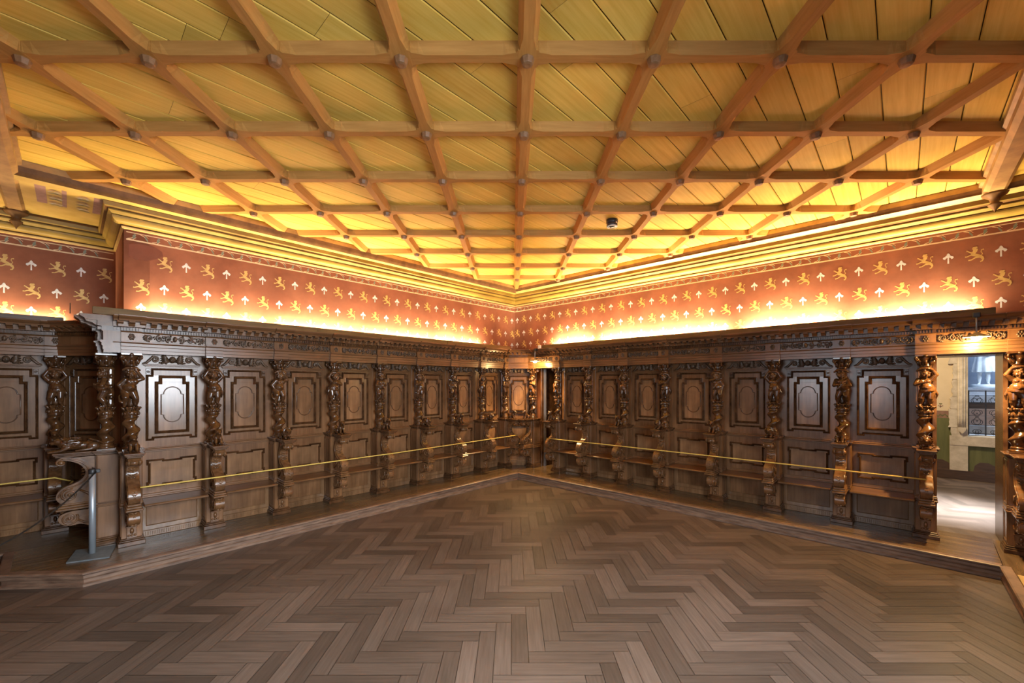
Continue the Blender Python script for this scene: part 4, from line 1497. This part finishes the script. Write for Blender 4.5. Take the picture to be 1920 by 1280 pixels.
RINCEAU = scroll_relief()
ros = MB()
for k in range(6):
    a = 2 * pi * k / 6
    ros.ell((.019 * cos(a), -.005, .024 * sin(a)), (.011, .010, .013), 7, 5)
ros.ell((0, -.010, 0), (.009, .009, .009), 7, 5)
ROSETTE = ros.mesh('rosette', M['relief'])


def entablature(pos, rz, x0, x1, cols, label, skip=()):
    """x0..x1 along the wall; cols = column positions where the profile breaks forward"""
    e = empty('stall_entablature', pos, rz, label, 'carved entablature')
    yz = lambda a, b, d: (d, a, b)
    for name, prof, mat in (('architrave', APROF, 'rail'), ('frieze', FPROF, 'stall'), ('dentil_band', DPROF, 'mould'), ('crown_moulding', KPROF, 'rail')):
        mb = MB()
        mb.prism(prof, yz, x0, x1)
        for c in cols:
            h = .082 if name != 'crown_moulding' else .105
            a, b = max(c - h, x0 + .001), min(c + h, x1 - .001)
            off = .034
            mb.prism([(y - off if y < -.01 else y, z + (.0008 if z > 2.37 else 0)) for y, z in prof], yz, a, b)
        if name == 'dentil_band':
            n = int((x1 - x0) / .0235)
            for k in range(n):
                x = x0 + .012 + .0235 * k
                o = .034 if any(abs(x - c) < .074 for c in cols) else 0
                if any(.074 <= abs(x - c) < .09 for c in cols): continue
                mb.box(x - .0065, x + .0065, -.170 - o, -.212 - o, 2.230, 2.258)
        if name == 'crown_moulding':
            n = int((x1 - x0) / .088)
            for k in range(n):
                x = x0 + .05 + .088 * k
                o = .034 if any(abs(x - c) < .08 for c in cols) else 0
                mb.prism([(-.210, 2.272), (-.228, 2.276), (-.252, 2.296), (-.292, 2.306), (-.296, 2.322), (-.210, 2.322)],
                         lambda a, b, d: (d, a - o, b), x - .024, x + .024)
        mb.build(name, M[mat], e)
    cc = sorted(cols)
    for a, b in zip(cc, cc[1:]):
        o = link('frieze_carving', RINCEAU, e)
        o.location = ((a + b) / 2, -.173, 2.169)
        o.scale = ((b - a) / .716, 1, 1)
    for c in cc:
        o = link('rosette', ROSETTE, e)
        o.location = (c, -.207, 2.169)
    return e


# ------------------------------------------------------------------ build the runs
VL, UR = -.72, -.74
LU = [5.411 - .716 * k for k in range(8)] + [-.25]
GRP_C = 'carved columns of the stalls'
GRP_B = 'panelled stall bays'
fromleft = ['first', 'second', 'third', 'fourth', 'fifth', 'sixth', 'seventh', 'eighth', 'ninth']
poseL = [3, 0, 3, 1, 2, 1, 4, 0, 2]
flipL = [1, 0, 1, 1, 0, 0, 0, 1, 0]
bstL = [0, 0, 1, 0, 0, 1, 0, 1, 0]
for i, u in enumerate(LU):
    t = POSES[poseL[i]]['txt']
    place = 'nearest the grey post' if i == 0 else ('at the far corner' if i == 8 else f'{fromleft[i]} from the left')
    pier(W(u, VL, ZD), RL, poseL[i], bstL[i], f'left carved column {place}, figure with {t}', GRP_C, flipL[i])
for i in range(8):
    a, b = LU[i], LU[i + 1]
    bay(W((a + b) / 2, VL, ZD), RL, a - b, f'left wall oval-panelled stall with seat, {fromleft[i]} to the right of the grey post', GRP_B)
entablature(W(LU[0], VL, ZD), RL, -.14, LU[0] + .33, [LU[0] - u for u in LU], 'long carved walnut entablature along the top of the left stalls')

RV = [-.134, .501, 1.198, 1.907, 2.608, 3.385, 4.09, 4.81, 5.53, 6.19, 6.80]
poseR = [1, 4, 2, 0, 1, 4, 0, 2, 1, 0, 3]
flipR = [1, 0, 0, 1, 0, 1, 0, 1, 0, 1, 0]
bstR = [0, 0, 1, 0, 1, 0, 1, 0, 1, None, None]
txtR = ['left of the corner doorway', 'right of the corner doorway'] + [f'{fromleft[i]} past the corner doorway' for i in range(1, 7)] + ['left of the lit right doorway', 'right of the lit right doorway', 'last at the right edge']
for i, v in enumerate(RV):
    t = POSES[poseR[i]]['txt']
    pier(W(UR, v, ZD), RR, poseR[i], bstR[i], f'right carved column {txtR[i]}, figure with {t}', GRP_C, flipR[i])
nb = 0
for i in range(1, 8):
    a, b = RV[i], RV[i + 1]
    bay(W(UR, (a + b) / 2, ZD), RR, b - a, f'right wall oval-panelled stall with seat, {fromleft[i - 1]} from the corner doorway', GRP_B)
bay(W(UR, (RV[9] + RV[10]) / 2, ZD), RR, RV[10] - RV[9], 'oval-panelled stall at the right edge beyond the lit doorway', GRP_B, seat=False)
entablature(W(UR, 0, ZD), RR, RV[0] - .12, 6.95, RV, 'long carved walnut entablature along the top of the right stalls and doorways')

# diagonal bay across the far corner


def diag(P1, P2, label, seat=False, ent=True):
    p, q = W(*P1), W(*P2)
    d = q - p
    rz = atan2(d.y, d.x)
    c = (p + q) / 2
    bay(Vector((c.x, c.y, ZD)), rz, d.length + .10, label, GRP_B, seat)
    return c, rz, d.length


c, rz, L = diag((-.33, -.72), (-.74, -.22), 'narrow oval-panelled bay set diagonally across the far corner')
entablature(Vector((c.x, c.y, ZD)), rz, -L / 2 - .05, L / 2 + .02, [], 'short plain-topped entablature piece across the far corner')

# recess at the left: return pier with the lion, diagonal bay, two more columns
UE = 5.45
RE = atan2(B[1], B[0])          # facing +u, local x along b
pier(W(UE, -.815, ZD), RE, 2, 'lion', 'carved column with a lion lying on its arm, behind the grey post', GRP_C, True)
e = empty('stall_bay', W(UE, -1.20, ZD), RE, 'shaded end panelling just behind the column with the lion', 'wood panelling', GRP_B)
MB().box(-.34, .46, 0, .008, 0, 2.02).build('back_board', M['stall'], e)
mbx = MB()
mbx.box(.395, .475, .0, -.206, .08, .935, .003)
e2 = mbx.build('end_board', M['stall'], e)
entablature(W(UE, -.80, ZD), RE, -.45, .27, [-.015], 'short entablature return above the column with the lion')
VR = VL - 1.14
RU = [6.70, 5.965]
for i, u in enumerate(RU):
    pier(W(u, VR, ZD), RL, (1, 0)[i], (1, 0)[i], ('carved column in the left recess at the picture edge', 'carved column in the left recess, figure holding a cloth overhead')[i], GRP_C)
bay(W(6.3325, VR, ZD), RL, .735, 'oval-panelled stall in the recess at the left picture edge', GRP_B)
bay(W(7.05, VR, ZD), RL, .70, 'oval-panelled stall beyond the left picture edge in the recess', GRP_B)
c, rz, L = diag((5.90, VR), (5.45, VR + .50), 'shaded diagonal oval-panelled bay in the left recess behind the lion')
entablature(Vector((c.x, c.y, ZD)), rz, -L / 2 - .03, L / 2 + .04, [], 'shaded diagonal entablature piece in the left recess')
entablature(W(7.4, VR, ZD), RL, 0, 7.4 - 5.87, [7.4 - u for u in RU], 'carved entablature of the left recess stalls')

# boards hiding the trough lamps
GB = 'boards in front of the trough lamps'


def light_board(p, q, label, z0=2.497, h=.075):
    c = (p + q) / 2
    d = q - p
    o = MB().box(-d.length / 2, d.length / 2, -.009, .009, 0, h, .003).build('light_board', M['board'])
    o.location = Vector((c.x, c.y, z0))
    o.rotation_euler = (0, 0, atan2(d.y, d.x))
    tag(o, label, 'board', GB)


ZE = ZD + 2.374
light_board(W(5.70, -.50, 0), W(3.5405, -.50, 0), 'long brown board on the left stalls hiding the lamps, left half', ZE + .001)
light_board(W(3.54, -.505, 0), W(1.2905, -.505, 0), 'long brown board on the left stalls hiding the lamps, middle', ZE + .001)
light_board(W(1.29, -.50, 0), W(-.30, -.50, 0), 'brown board on the left stalls hiding the lamps, nearest the corner', ZE + .001)
light_board(W(-.52, .18, 0), W(-.52, 2.2095, 0), 'brown board on the right stalls hiding the lamps, nearest the corner', ZE + .001)
light_board(W(-.525, 2.21, 0), W(-.525, 4.3095, 0), 'brown board on the right stalls hiding the lamps, middle', ZE + .001)
light_board(W(-.52, 4.31, 0), W(-.52, 6.03, 0), 'brown board on the right stalls hiding the lamps, right end', ZE + .001)
# dark top boards of the recess
o = MB().box(-.75, .75, -.34, .02, 0, .05, .004).build('top_board', M['skirt'])
o.location = W(6.65, VR - .02, ZE + .001)
o.rotation_euler = (0, 0, RL)
tag(o, 'dark board lying on top of the recess stalls', 'board')
sp = MB()
sp.prism([(-.02, 0), (.03, 0), (.004, .10)], lambda a, b, d: (a, d, b), -.004, .004)
o = sp.build('wood_splinter', M['skirt'])
o.location = W(5.85, -.62, ZE + .001)
o.rotation_euler = (0, 0, RL + pi / 2)
tag(o, 'thin pointed splinter standing on the entablature beside the recess', 'splinter')

# white socket box near the corner lamp
so = MB()
so.box(-.03, .03, -.02, .02, 0, .07, .006)
e = empty('junction_box', W(-.46, .157, ZE + .001), RR, 'small white junction box on the stall top by the corner lamp', 'junction box')
so.build('housing', M['plastic'], e)
MB().box(-.014, .004, -.021, -.024, .028, .038, .002).build('switch', M['black'], e)


# ------------------------------------------------------------------ doorway lamps
def door_lamp(p, rz, label):
    e = empty('door_lamp', p, rz, label, 'lamp')
    MB().box(-.028, .028, -.02, .05, .21, .262, .006).build('clamp', M['black'], e)
    MB().tube([(0, .02, .23), (0, -.005, .215), (0, -.01, .16), (0, -.01, .05)], .0065, 8).build('rod', M['steel'], e)
    s_ = MB()
    s_.lathe([(.018, .062), (.024, .050), (.06, .036), (.098, .016), (.100, .012), (.094, .014), (.056, .030), (.02, .040)], 24, 0, -.01)
    s_ = s_.build('lamp_shade', M['shade'], e)
    MB().ell((0, -.01, .010), (.040, .040, .030), 14, 10).build('bulb', M['bulb'], s_)
    return e


def lamp_light(p, power):
    d = bpy.data.lights.new('lamp_light', 'POINT')
    d.energy = power
    d.color = (1, .62, .24)
    d.shadow_soft_size = .035
    o = bpy.data.objects.new('lamp_light', d)
    C.objects.link(o)
    o.location = p
    d = bpy.data.lights.new('lamp_beam', 'SPOT')
    d.energy = power * 5
    d.color = (1, .66, .28)
    d.spot_size, d.spot_blend = radians(115), .6
    d.shadow_soft_size = .04
    o = bpy.data.objects.new('lamp_beam', d)
    C.objects.link(o)
    o.location = p


door_lamp(W(-.36, 5.885, 2.262), RR, 'small disc-shaded lamp over the lit right doorway')
lamp_light(W(-.35, 5.885, 2.215), 13)
door_lamp(W(-.36, .13, 2.245), RR, 'small disc-shaded lamp over the corner doorway')
lamp_light(W(-.35, .13, 2.198), 10)

# ------------------------------------------------------------------ ropes, post, cord


def rope(pts, r, name, label, mat, cat='rope', n=6, sub=10, sag=0.0):
    pts = [Vector(p) for p in pts]
    path = []
    for p, q in zip(pts, pts[1:]):
        for i in range(sub):
            t = i / sub
            path.append(p.lerp(q, t) - Vector((0, 0, sag * 4 * t * (1 - t))))
    path.append(pts[-1])
    o0 = path[0].copy()
    o = MB().tube([p - o0 for p in path], r, n).build(name, mat)
    o.location = o0
    return tag(o, label, cat)


vF = VL + .488
rope([W(5.37, vF + .02, .772), W(4.695, vF + .01, .768), W(2.5, vF + .03, .775), W(-.25, vF + .01, .800)], .008, 'rope', 'yellow rope stretched across the left stalls at seat-back height', M['rope'])
rope([W(UR + .492, .501, .800), W(UR + .51, 3.0, .812), W(UR + .505, 5.53, .815)], .008, 'rope', 'yellow rope stretched across the right stalls at seat-back height', M['rope'])
rope([W(6.70, VR + .492, .775), W(5.965, VR + .492, .79), W(5.83, -1.42, .72), W(5.90, -.93, .705)], .008, 'rope', 'short yellow rope in the left recess hooked behind the lion arm', M['rope'], sub=5)
pc = W(5.70, -.47, 0)
e = empty('barrier_post', Vector((pc.x, pc.y, ZD)), RL, 'grey metal barrier post on a flat plate at the dais end', 'barrier post')
pl = MB()
q4 = [W(a, b) for a, b in ((5.876, -.336), (5.59, -.226), (5.527, -.584), (5.81, -.70))]
Mi = (Matrix.Translation((pc.x, pc.y, 0)) @ Matrix.Rotation(RL, 4, 'Z')).inverted()
q4 = [Mi @ Vector((t.x, t.y, 0)) for t in q4]
pl.prism([(t.x, t.y) for t in q4], lambda a, b, d: (a, b, d), .001, .014)
pl.build('base_plate', M['plate'], e)
MB().lathe([(.026, .013), (.026, .80)], 20).build('pole', M['steel'], e)
MB().lathe([(.0275, .795), (.029, .80), (.029, .835), (.024, .842), (0, .843)], 20).build('cap', M['black'], e)
MB().box(.022, .055, -.012, .012, .80, .835, .004).build('clip', M['black'], e)
cl = Vector((pc.x, pc.y, 0)) + Vector((.035, .0, ZD + .815))
rope([cl, Vector((-2.95, 1.75, .88))], .0065, 'elastic_cord', 'black elastic cord running from the grey post off to the left', M['black'], 'cord', sub=20, sag=.20)
rope([cl, cl + Vector((.02, -.02, -.02))], .006, 'elastic_cord', 'short black cord end at the top of the grey post', M['black'], 'cord') if False else None

# ------------------------------------------------------------------ room behind the right doorway
UF = -4.95
struct(link('floor', herringbone('floor', lambda x, y: -5.4 < UV(x, y)[0] < -.75 and 3.4 < UV(x, y)[1] < 9.2, ZD - .004, org=(5.3, 5.3), rot=RR + .35, seed=8, rng=(-7, 7, -7, 7)), None))
sb = MB()
sb.add([W(-.98, 3.3, ZD - .016), W(-5.6, 3.3, ZD - .016), W(-5.6, 9.3, ZD - .016), W(-.98, 9.3, ZD - .016)], [(0, 3, 2, 1)])
struct(sb.build('floor', M['skirt']))
fw = MB()


def slab(mb, v0, v1, z0, z1, m=0, u=UF, th=.3, lift=0):
    a, b, c, d = W(u + lift, v0), W(u + lift, v1), W(u - th, v1), W(u - th, v0)
    vs = [Vector((p.x, p.y, z)) for z in (z0, z1) for p in (a, b, c, d)]
    mb.add(vs, [(0, 4, 5, 1), (1, 5, 6, 2), (2, 6, 7, 3), (3, 7, 4, 0), (4, 7, 6, 5), (3, 0, 1, 2)], m)


FMATS = [M['plaster'], M['green'], M['band'], M['skirt']]
slab(fw, 3.2, 6.187, 1.33, 3.4, 0)
slab(fw, 3.2, 6.10, ZD, 1.20, 1)
slab(fw, 3.2, 6.10, 1.20, 1.33, 2)
slab(fw, 6.187, 9.3, ZD, .74, 1)
slab(fw, 6.187, 7.5, 3.1, 3.4, 0)
slab(fw, 7.5, 9.3, .74, 3.4, 0)
# painted dark scrolls at the foot of the dado and a flower on the plaster
fF = lambda s, z, l: W(UF + .002 + l, s, z)
for v0 in (5.70, 6.25, 6.65):
    fw.flat([(v0, .28), (v0 + .34, .28), (v0 + .34, .36), (v0 + .26, .40), (v0 + .18, .45), (v0 + .08, .45), (v0 + .02, .39)][::1], fF, 3)
for k in range(5):
    fw.stroke([(5.70 + .06 * k, 1.22 + .02 * (k % 2)), (5.73 + .06 * k, 1.27), (5.76 + .06 * k, 1.23)], .016, fF, 1, .001)
fw.stroke([(5.848, 1.385), (5.855, 1.44)], .012, fF, 2, .001)
fw.stroke([(5.825, 1.425), (5.855, 1.40), (5.885, 1.425)], .012, fF, 2, .001)
fw.stroke([(5.835, 1.455), (5.875, 1.455)], .012, fF, 1, .001)
struct(fw.build('wall_beyond', FMATS))
bb = MB()
slab(bb, 3.2, 9.2, ZD, .285, 0, th=.05, lift=.05)
struct(bb.build('baseboard_beyond', M['skirt']))
# stone jamb of the niche: rough blocks beside a moulded shaft
jb = MB()
rnd = random.Random(12)
z = .74
for h, w in ((.30, .075), (.33, .10), (.22, .085), (.30, .06), (.28, .055), (.38, .10), (.40, .07), (.40, .10)):
    edge = [(6.056, z + .003)]
    n = 7
    edge += [(6.056, z + h - .003)]
    for i in range(n + 1):
        t = 1 - i / n
        edge.append((6.056 - w - rnd.uniform(-.012, .012), z + .003 + (h - .006) * t))
    jb.prism(edge, lambda a, b, d: W(UF + d, a, b), -.02, .035)
    z += h
jb.prism([(6.056, .74), (6.056, 3.3), (6.187, 3.3), (6.187, .74)], lambda a, b, d: W(UF + d, a, b), -.45, .03)
jb.prism([(5.965, ZD), (5.965, .731), (6.187, .731), (6.187, ZD)], lambda a, b, d: W(UF + d, a, b), -.02, .035)
jb.prism([(5.965, .73), (5.965, .895), (7.6, .895), (7.6, .73)], lambda a, b, d: W(UF + d, a, b), -.42, .04)
for k, (vc, rr) in enumerate(((6.082, .020), (6.112, .024), (6.146, .016))):
    p = [W(UF + .03, vc, zz) for zz in (1.04, 1.2, 3.3)]
    jb.tube(p, rr, 10)
jb.prism([(6.062, 1.045), (6.165, 1.045), (6.155, .985), (6.115, .935), (6.075, .985)], lambda a, b, d: W(UF + d, a, b), .0, .07)
struct(jb.build('trim_6', M['stone']))
nz = MB()
NM = [M['slate'], M['stone2'], M['pink'], M['slate']]
f3 = lambda a, b, d: W(d, a, b)
nz.prism([(6.1, .895), (7.6, .895), (7.6, 3.4), (6.1, 3.4)], f3, -6.9, -6.7, 0)
nz.prism([(7.5, .895), (7.7, .895), (7.7, 3.4), (7.5, 3.4)], f3, -6.9, -5.2, 0)
nz.prism([(6.0, .895), (6.187, .895), (6.187, 3.4), (6.0, 3.4)], f3, -6.9, -5.35, 0)
nz.prism([(6.1, 3.1), (7.6, 3.1), (7.6, 3.3), (6.1, 3.3)], f3, -6.9, -5.2, 0)
struct(nz.build('wall_niche', NM))
stp = MB()
for z0, z1, ud, m in ((.895, 1.06, -5.40, 0), (1.06, 1.23, -5.52, 1), (1.23, 1.36, -5.60, 1), (1.36, 1.47, -5.66, 2), (1.47, 1.60, -5.72, 0), (1.60, 1.72, -5.80, 0)):
    cuts = [6.19, 6.62, 6.98, 7.49] if m == 1 else [6.19, 7.49]
    for a, b in zip(cuts, cuts[1:]):
        w_ = .012
        stp.prism([(a + w_, z0 + .004), (b - w_, z0 + .004), (b - .003, z0 + .02), (b - .003, z1 - .03), (b - w_ - .01, z1 - .004), (a + w_ + .01, z1 - .004), (a + .003, z1 - .03), (a + .003, z0 + .02)], f3, -6.7, ud, m)
o = stp.build('stone_steps', [M['stone2'], M['pink'], M['skirt']])
tag(o, 'stepped blue and pinkish stone blocks inside the niche beyond the doorway', 'stone steps')
# plinth slab and the marble statue
P_ST = W(-6.08, 6.48, 0)
o = MB().box(-.30, .70, -.25, .45, 0, .022, .004).build('stone_shelf', M['stone2'])
o.location = Vector((P_ST.x, P_ST.y, 1.722))
o.rotation_euler = (0, 0, RR)
tag(o, 'thin stone shelf carrying the white statue in the niche', 'shelf')
stt = MB()
for s in (-1, 1):
    stt.cap((s * .055, 0, .56 - .25), .046, (s * .058, -.012, .21), .036, 12)
    stt.cap((s * .058, -.012, .21), .034, (s * .060, .006, .135), .036, 12)
    stt.cap((s * .060, .006, .135), .034, (s * .062, .004, .035), .021, 12)
    stt.cap((s * .062, .004, .02), .022, (s * .075, -.075, .012), .018, 10)
skp = []
N = 40
for zz, rr, fl_ in ((.62, .118, .004), (.52, .135, .007), (.42, .150, .011), (.30, .163, .015), (.262, .166, .016)):
    skp.append([(1.05 * (rr + fl_ * cos(9 * 2 * pi * i / N)) * cos(2 * pi * i / N), .72 * (rr + fl_ * cos(9 * 2 * pi * i / N)) * sin(2 * pi * i / N), zz) for i in range(N)])
vs = [p for r_ in skp for p in r_]
fs = [(j * N + i, (j + 1) * N + i, (j + 1) * N + (i + 1) % N, j * N + (i + 1) % N) for j in range(4) for i in range(N)] + [list(range(N)), [4 * N + i for i in range(N)][::-1]]
stt.add(vs, fs, 0, True)
stt.cap((0, 0, .66), .105, (0, -.01, .78), .115, 14)
for s in (-1, 1):
    stt.ell((s * .115, 0, .83), .05, 10, 8)
    stt.cap((s * .12, 0, .83), .042, (s * .165, -.02, .70), .036, 10)
    stt.cap((s * .165, -.02, .70), .036, (s * .10, -.12, .62), .026, 10)
    stt.ell((s * .088, -.135, .615), (.024, .026, .02), 8, 6)
    for t in range(4):
        stt.cap((s * .085 + (t - 1.5) * .010, -.150, .615), .007, (s * .07 + (t - 1.5) * .010, -.172, .605), .006, 6)
    stt.cap((s * .072, -.135, .625), .007, (s * .060, -.150, .632), .006, 6)
stt.cap((0, 0, .84), .05, (0, -.01, .92), .046, 12)
stt.ell((0, -.015, .985), (.062, .072, .084), 14, 11)
stt.ell((0, -.088, .98), (.010, .014, .016))
for s in (-1, 1):
    stt.ell((s * .024, -.078, 1.0), (.010, .008, .007))
    stt.ell((s * .062, -.01, .98), (.009, .016, .020))
stt.ell((0, -.076, .945), (.020, .010, .007))
for k in range(40):
    a, b_ = random.uniform(0, 2 * pi), random.uniform(0, 1.3)
    if sin(a) < -.4 and b_ > .8: continue
    stt.ell((.066 * sin(b_) * cos(a), -.012 + .076 * sin(b_) * sin(a), .99 + .084 * cos(b_)), .02, 7, 5)
# cloak hanging behind one side
stt.tube([(.10, .05, .84), (.16, .05, .70), (.17, .03, .52), (.14, .06, .34)], [.04, .055, .06, .03], 10)
e = empty('statue', Vector((P_ST.x, P_ST.y, 1.745)), RR - .1, 'white marble statue in a pleated tunic standing in the niche', 'statue')
link('statue_figure', remesh(stt, 'statue_figure', M['marble'], .007, 1), e).location = (0, 0, .058)
MB().lathe([(.185, 0), (.19, .01), (.185, .062), (.17, .068), (0, .068)], 20).build('statue_plinth', M['marble'], e)
e.scale = (.92, .92, .92)
# iron grille
e = empty('iron_grille', W(UF - .30, 6.19, .90), RR, 'black wrought-iron grille with scrolls in front of the niche', 'grille')
gm, gs = MB(), MB()
gm.box(0, 1.3, -.008, .008, .780, .796)
gm.box(0, 1.3, -.008, .008, .02, .034)
for x in (.03, .235, .45, .665, .88, 1.09): gm.box(x - .009, x + .009, -.009, .009, 0, .80)
for i, x in enumerate((.1325, .3425, .5575, .77, .985)):
    for zc, sg, r_ in ((.62, 1, .085), (.40, -1, .072), (.24, 1, .078), (.06, -1, .05)):
        for s in (-1, 1):
            gs.tube([(p[0], 0, p[1]) for p in spiral(x + s * .022, zc, r_, 1.25, pi / 2 if sg > 0 else -pi / 2, s * sg, 20, .3)], .0042, 5)
gm.build('bars', M['iron'], e)
gs.build('scrolls', M['iron'], e)
# shell of that room
sh = MB()
wall_segment(sh, W(UF - .3, 3.4), W(-1.25, 3.4), b3, 0, 3.4)
wall_segment(sh, W(UF - .3, 9.0), W(-1.25, 9.0), -b3, 0, 3.4)
sh.add([W(-6.9, 3.2, 3.38), W(-1.0, 3.2, 3.38), W(-1.0, 9.3, 3.38), W(-6.9, 9.3, 3.38)], [(0, 1, 2, 3)])
struct(sh.build('wall_side', M['plaster']))
area('daylight', W(-1.9, 8.9, 2.2), W(-2.3, 6.0, ZD) - W(-1.9, 8.9, 2.2), 1.0, 1.0, 60, (.8, .9, 1.0), spread=radians(26))
area('niche_fill', W(-5.35, 7.2, 2.9), W(-6.1, 6.5, 1.4) - W(-5.35, 7.2, 2.9), .5, .6, 13, (.62, .78, 1.0))  # bluish fill added inside the closed niche
area('room_lamp', W(-3.6, 5.3, 3.3), (-.25 * a3.x * -1, -.25 * a3.y * -1, -1), .5, .5, 40, (1, .78, .5))

for n_, (v0, v1) in enumerate((DR, DC)):
    e = bpy.data.objects.new(f'door_{n_ + 2}', None)
    C.objects.link(e)
    e.location = W(-1, (v0 + v1) / 2, ZD)
    e.rotation_euler = (0, 0, RR)
    struct(e)
    h = (v1 - v0) / 2
    MB().box(-h - .01, -h + .025, -.24, .26, 0, 2.02, .003).build('door_jamb', M['mould'], e)
    MB().box(h - .025, h + .01, -.24, .26, 0, 2.02, .003).build('door_jamb', M['mould'], e)
    MB().box(-h, h, -.20, .26, 1.99, 2.04, .003).build('door_head', M['stall'], e)

# ------------------------------------------------------------------ space behind the corner doorway
cw = MB()
wall_segment(cw, W(-2.3, -1.6), W(-2.3, 2.6), a3, 0, 3.2)
wall_segment(cw, W(-2.3, 2.5), W(-1.2, 2.5), -b3, 0, 3.2)
wall_segment(cw, W(-2.3, -1.35), W(-1.2, -1.35), b3, 0, 3.2)
cw.add([W(-2.5, -1.6, 3.0), W(-1.1, -1.6, 3.0), W(-1.1, 2.6, 3.0), W(-2.5, 2.6, 3.0)], [(0, 1, 2, 3)])
struct(cw.build('wall_passage', M['olive']))
pf = MB()
pf.add([W(-.98, -1.5, ZD - .003), W(-2.4, -1.5, ZD - .003), W(-2.4, 2.6, ZD - .003), W(-.98, 2.6, ZD - .003)], [(0, 3, 2, 1)])
struct(pf.build('floor', M['skirt']))
e = bpy.data.objects.new('door_1', None)
C.objects.link(e)
e.location = W(-.86, -.045, ZD)
e.rotation_euler = (0, 0, atan2(-A[1] - 1.0 * B[1], -A[0] - 1.0 * B[0]))
struct(e)
dm = MB()
dm.box(0, .55, -.02, .02, .01, 2.0, .003)
dm.box(-.03, .0, -.04, .05, 0, 2.02, .003)
for z0, z1 in ((.1, .6), (.7, 1.25), (1.35, 1.9)):
    dm.frame([(.07, z0), (.48, z0), (.48, z1), (.07, z1)], PROF, -.02)
dm.build('door_leaf', M['door'], e)
hd = MB()
hd.ell((.03, -.035, 1.02), (.012, .018, .03), 8, 6)
hd.box(.02, .045, -.022, -.028, .95, 1.08, .002)
hd.build('door_handle', M['gilt'], e)
o = MB().box(-.035, .035, -.2, .2, 0, .62, .006).build('dark_block', M['black'])  # plain dark block added for the low dark area of the passage
o.location = W(-2.02, -.75, ZD)
o.rotation_euler = (0, 0, RR)
o.scale = (8, 1, 1)
tag(o, 'dark low block against the passage wall behind the corner doorway', 'block')
area('passage_fill', W(-1.7, .9, 2.9), (0, 0, -1), .3, .3, 45, (1, .85, .6))  # unseen fill added to brighten the passage
